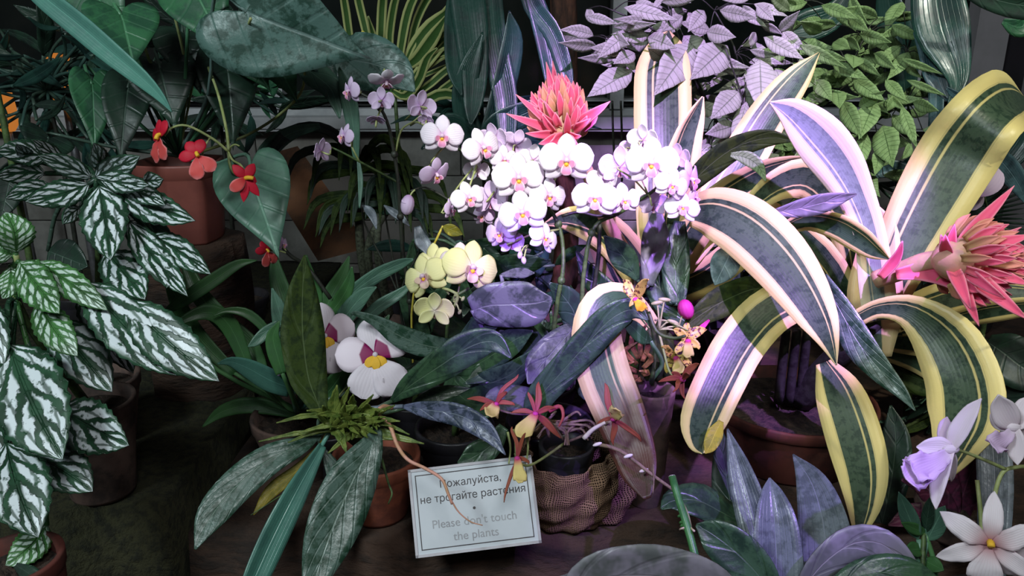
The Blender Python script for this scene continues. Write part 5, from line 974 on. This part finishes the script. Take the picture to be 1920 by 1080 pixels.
p.leaf('scurf', [(1440,1140,50),(1430,1040,58),(1412,960,62),(1388,880,44),(1364,804,3)], (0.84, 0.93), fold=0.3, roll=16, n=24, wave=0)
p.leaf('scurf', [(1560,1140,90),(1552,1050,100),(1542,970,86),(1522,905,56),(1487,852,3)], (0.82, 0.93), fold=0.25, roll=8, n=24, wave=0.05)
p.leaf('phal', [(1430,1000,20),(1360,965,50),(1310,940,64),(1262,940,40),(1240,955,4)], (0.92, 0.90), fold=0.1, roll=-30, pet=False)
p.leaf('darkheart', [(1400,1060,40),(1372,960,60),(1360,880,50),(1350,800,3)], (0.9, 0.98))
p.leaf('mauve', [(1500,1110,30),(1545,1055,52),(1600,1018,62),(1655,1020,56),(1700,1060,40),(1740,1110,4)], (0.78, 0.76), fold=0.1, roll=-20, n=22)
p.leaf('phal', [(1560,1110,30),(1620,1080,60),(1700,1075,60),(1780,1110,10)], (0.75, 0.74))
p = Plant('green_cane', 'green plastic cane with paper tie standing upright at bottom right of sign', 'cane', (1300, 1060, 0.80), (P(1318,1110,0.78).x, 0.62, 0.84))
g = G(); A, B = P(1260, 893, 0.84), P(1312, 1095, 0.79); tube(g, [A, B, Vector((p.loc.x, p.loc.y, 0.84))], 0.0040, 0.0042, 16, 12); p.part('cane', g, 'stick')
g = G(); ellips(g, A, A-B, 0.0040, 0.0012); p.part('cut_end', g, 'stickend')
for f_ in (0.38, 0.44, 0.47): g = G(); c = A.lerp(B, f_); ellips(g, c, A-B, 0.0050, 0.0022); p.part('node', g, 'stick')
p.stem([(1272,930,0.83),(1288,960,0.825),(1296,990,0.82)], 0.0016, 0.0010, 'palestem', 'sheath', 8)
g = G(); c = A.lerp(B, 0.5); t_ = (A-B).normalized(); a_ = t_.orthogonal().normalized(); b_ = t_.cross(a_); tube(g, [c+(a_*math.cos(q_)+b_*math.sin(q_))*0.0056 for q_ in [i*0.7 for i in range(10)]]+[P(1302,996,0.80)], 0.0011, 0.0011, 24, 6); p.part('tie', g, 'tie')
p = fg('fringed_lip_orchid', 'orchid with drooping white flowers and frilled lavender lips on pale green stem, lower right', 'orchid', (1860, 1170, 0.80))
p.stem([(1860,1170,0.80),(1859,990,0.80),(1866,925,0.80),(1880,886,0.80),(1905,876,0.80),(1950,874,0.80)], 0.0024, 0.002, 'palestem', n=24)
p.stem([(1886,880,0.80),(1850,864,0.79),(1815,850,0.78),(1790,842,0.77)], 0.0018, 0.0015, 'palestem')
p.stem([(1845,1100,0.82),(1840,980,0.83),(1832,900,0.84)], 0.0024, 0.0022, 'palestem')
def nod(p, x, y, d, arms, lips):
    for i, (tx, ty, w_, m_, bx_) in enumerate(arms):
        p.leaf(m_, [(x,y,w_*0.5),(x+(tx-x)*0.35+bx_,y+(ty-y)*0.35,w_),(x+(tx-x)*0.75+bx_*0.8,y+(ty-y)*0.75,w_*0.75),(tx,ty,2)], (d, d-0.015+0.01*i), name='petal', n=14, cols=6, pet=False, wave=0.12, fold=0.25)
    for (tx, ty, w_) in lips: p.leaf('p_lav', [(x,y+6,w_*0.3),(x+(tx-x)*0.4,y+6+(ty-y)*0.4,w_*0.6),(x+(tx-x)*0.8,y+(ty-y)*0.8,w_),(tx,ty,w_*0.7)], (d, d-0.025), name='lip', n=16, cols=8, pet=False, wave=0.4, ser=0.12, fold=0.15)
    g = G(); ellips(g, P(x, y, d), RT, 0.005, 0.008); p.part('column', g, 'p_catt')
nod(p, 1783, 842, 0.77, [(1840,747,34,'p_catt',-6),(1755,955,30,'p_catt',-8),(1718,838,44,'p_catt',4),(1776,782,30,'p_lav',-6),(1784,902,20,'p_catt',0),(1735,856,40,'p_catt',0)], [(1698,898,62),(1712,885,56)])
nod(p, 1900, 800, 0.79, [(1872,740,48,'p_catt',-4),(1908,872,34,'p_catt',0),(1930,740,44,'p_catt',8),(1870,770,44,'p_catt',-6),(1925,860,40,'p_catt',8)], [(1862,838,40)])
p.leaf('scurf', [(1850,1170,30),(1862,1040,50),(1866,900,60),(1858,800,50),(1850,740,4)], (0.9, 0.98), fold=0.1)
p = fg('pale_star_orchid', 'orchid with big pale star flower and maroon centre at the bottom right corner', 'orchid', (1880, 1150, 0.72))
flower(p, 'cross', 1856, 1020, 0.72, 168, yaw=10, pit=-12, rollz=12, stem=(1880,1150,0.72))
flower(p, 'cross', 1935, 1065, 0.73, 120, yaw=30, pit=-12, rollz=50, stem=(1880,1150,0.72))
p = fg('young_leafy_shoot', 'small upright shoot with paired green leaves left of the bottom right star flower', 'plant', (1730, 1150, 0.86))
p.stem([(1730,1150,0.86),(1730,1060,0.87),(1732,1000,0.88)], 0.003, 0.0025, 'stem')
for b, t, w_, m_ in [((1722,1012),(1685,922),32,'greygreen'),((1738,1014),(1772,948),38,'greygreen'),((1728,1030),(1698,1030),28,'strap'),((1732,1050),(1770,1070),30,'strap'),((1725,1040),(1680,1080),26,'greygreen'),((1735,1000),(1745,930),22,'darkheart'),((1735,1000),(1690,980),22,'strap')]: p.oval(m_, b, t, w_, (0.88, 0.86))
p = Plant('dark_leaf_rosette', 'dark maroon rosette of folded leaves behind the fringed orchid, lower right', 'plant', (1790, 990, 1.0), None, stemmat='darkstem')
autopot(p, 0.05, 0.05, 'oldclay')
MT['maroon'] = leafmat('maroon_leaf', (0.10, 0.02, 0.05), (0.04, 0.012, 0.025), nv=5, lat=0.2)
for pts in [[(1795,1000,14),(1800,950,44),(1815,900,50),(1835,845,4)],[(1790,1000,14),(1770,950,40),(1730,910,44),(1690,900,4)],[(1795,1000,14),(1830,960,30),(1850,900,26),(1860,860,3)],[(1790,1000,14),(1760,980,44),(1715,970,50),(1665,985,4)],[(1790,1000,14),(1775,930,44),(1765,880,44),(1760,830,4)]]: p.leaf('maroon', pts, (1.0, 0.97), fold=0.35)
p.leaf('darkheart', [(1650,1000,30),(1672,900,60),(1680,820,50),(1670,760,4)], (1.02, 1.04))
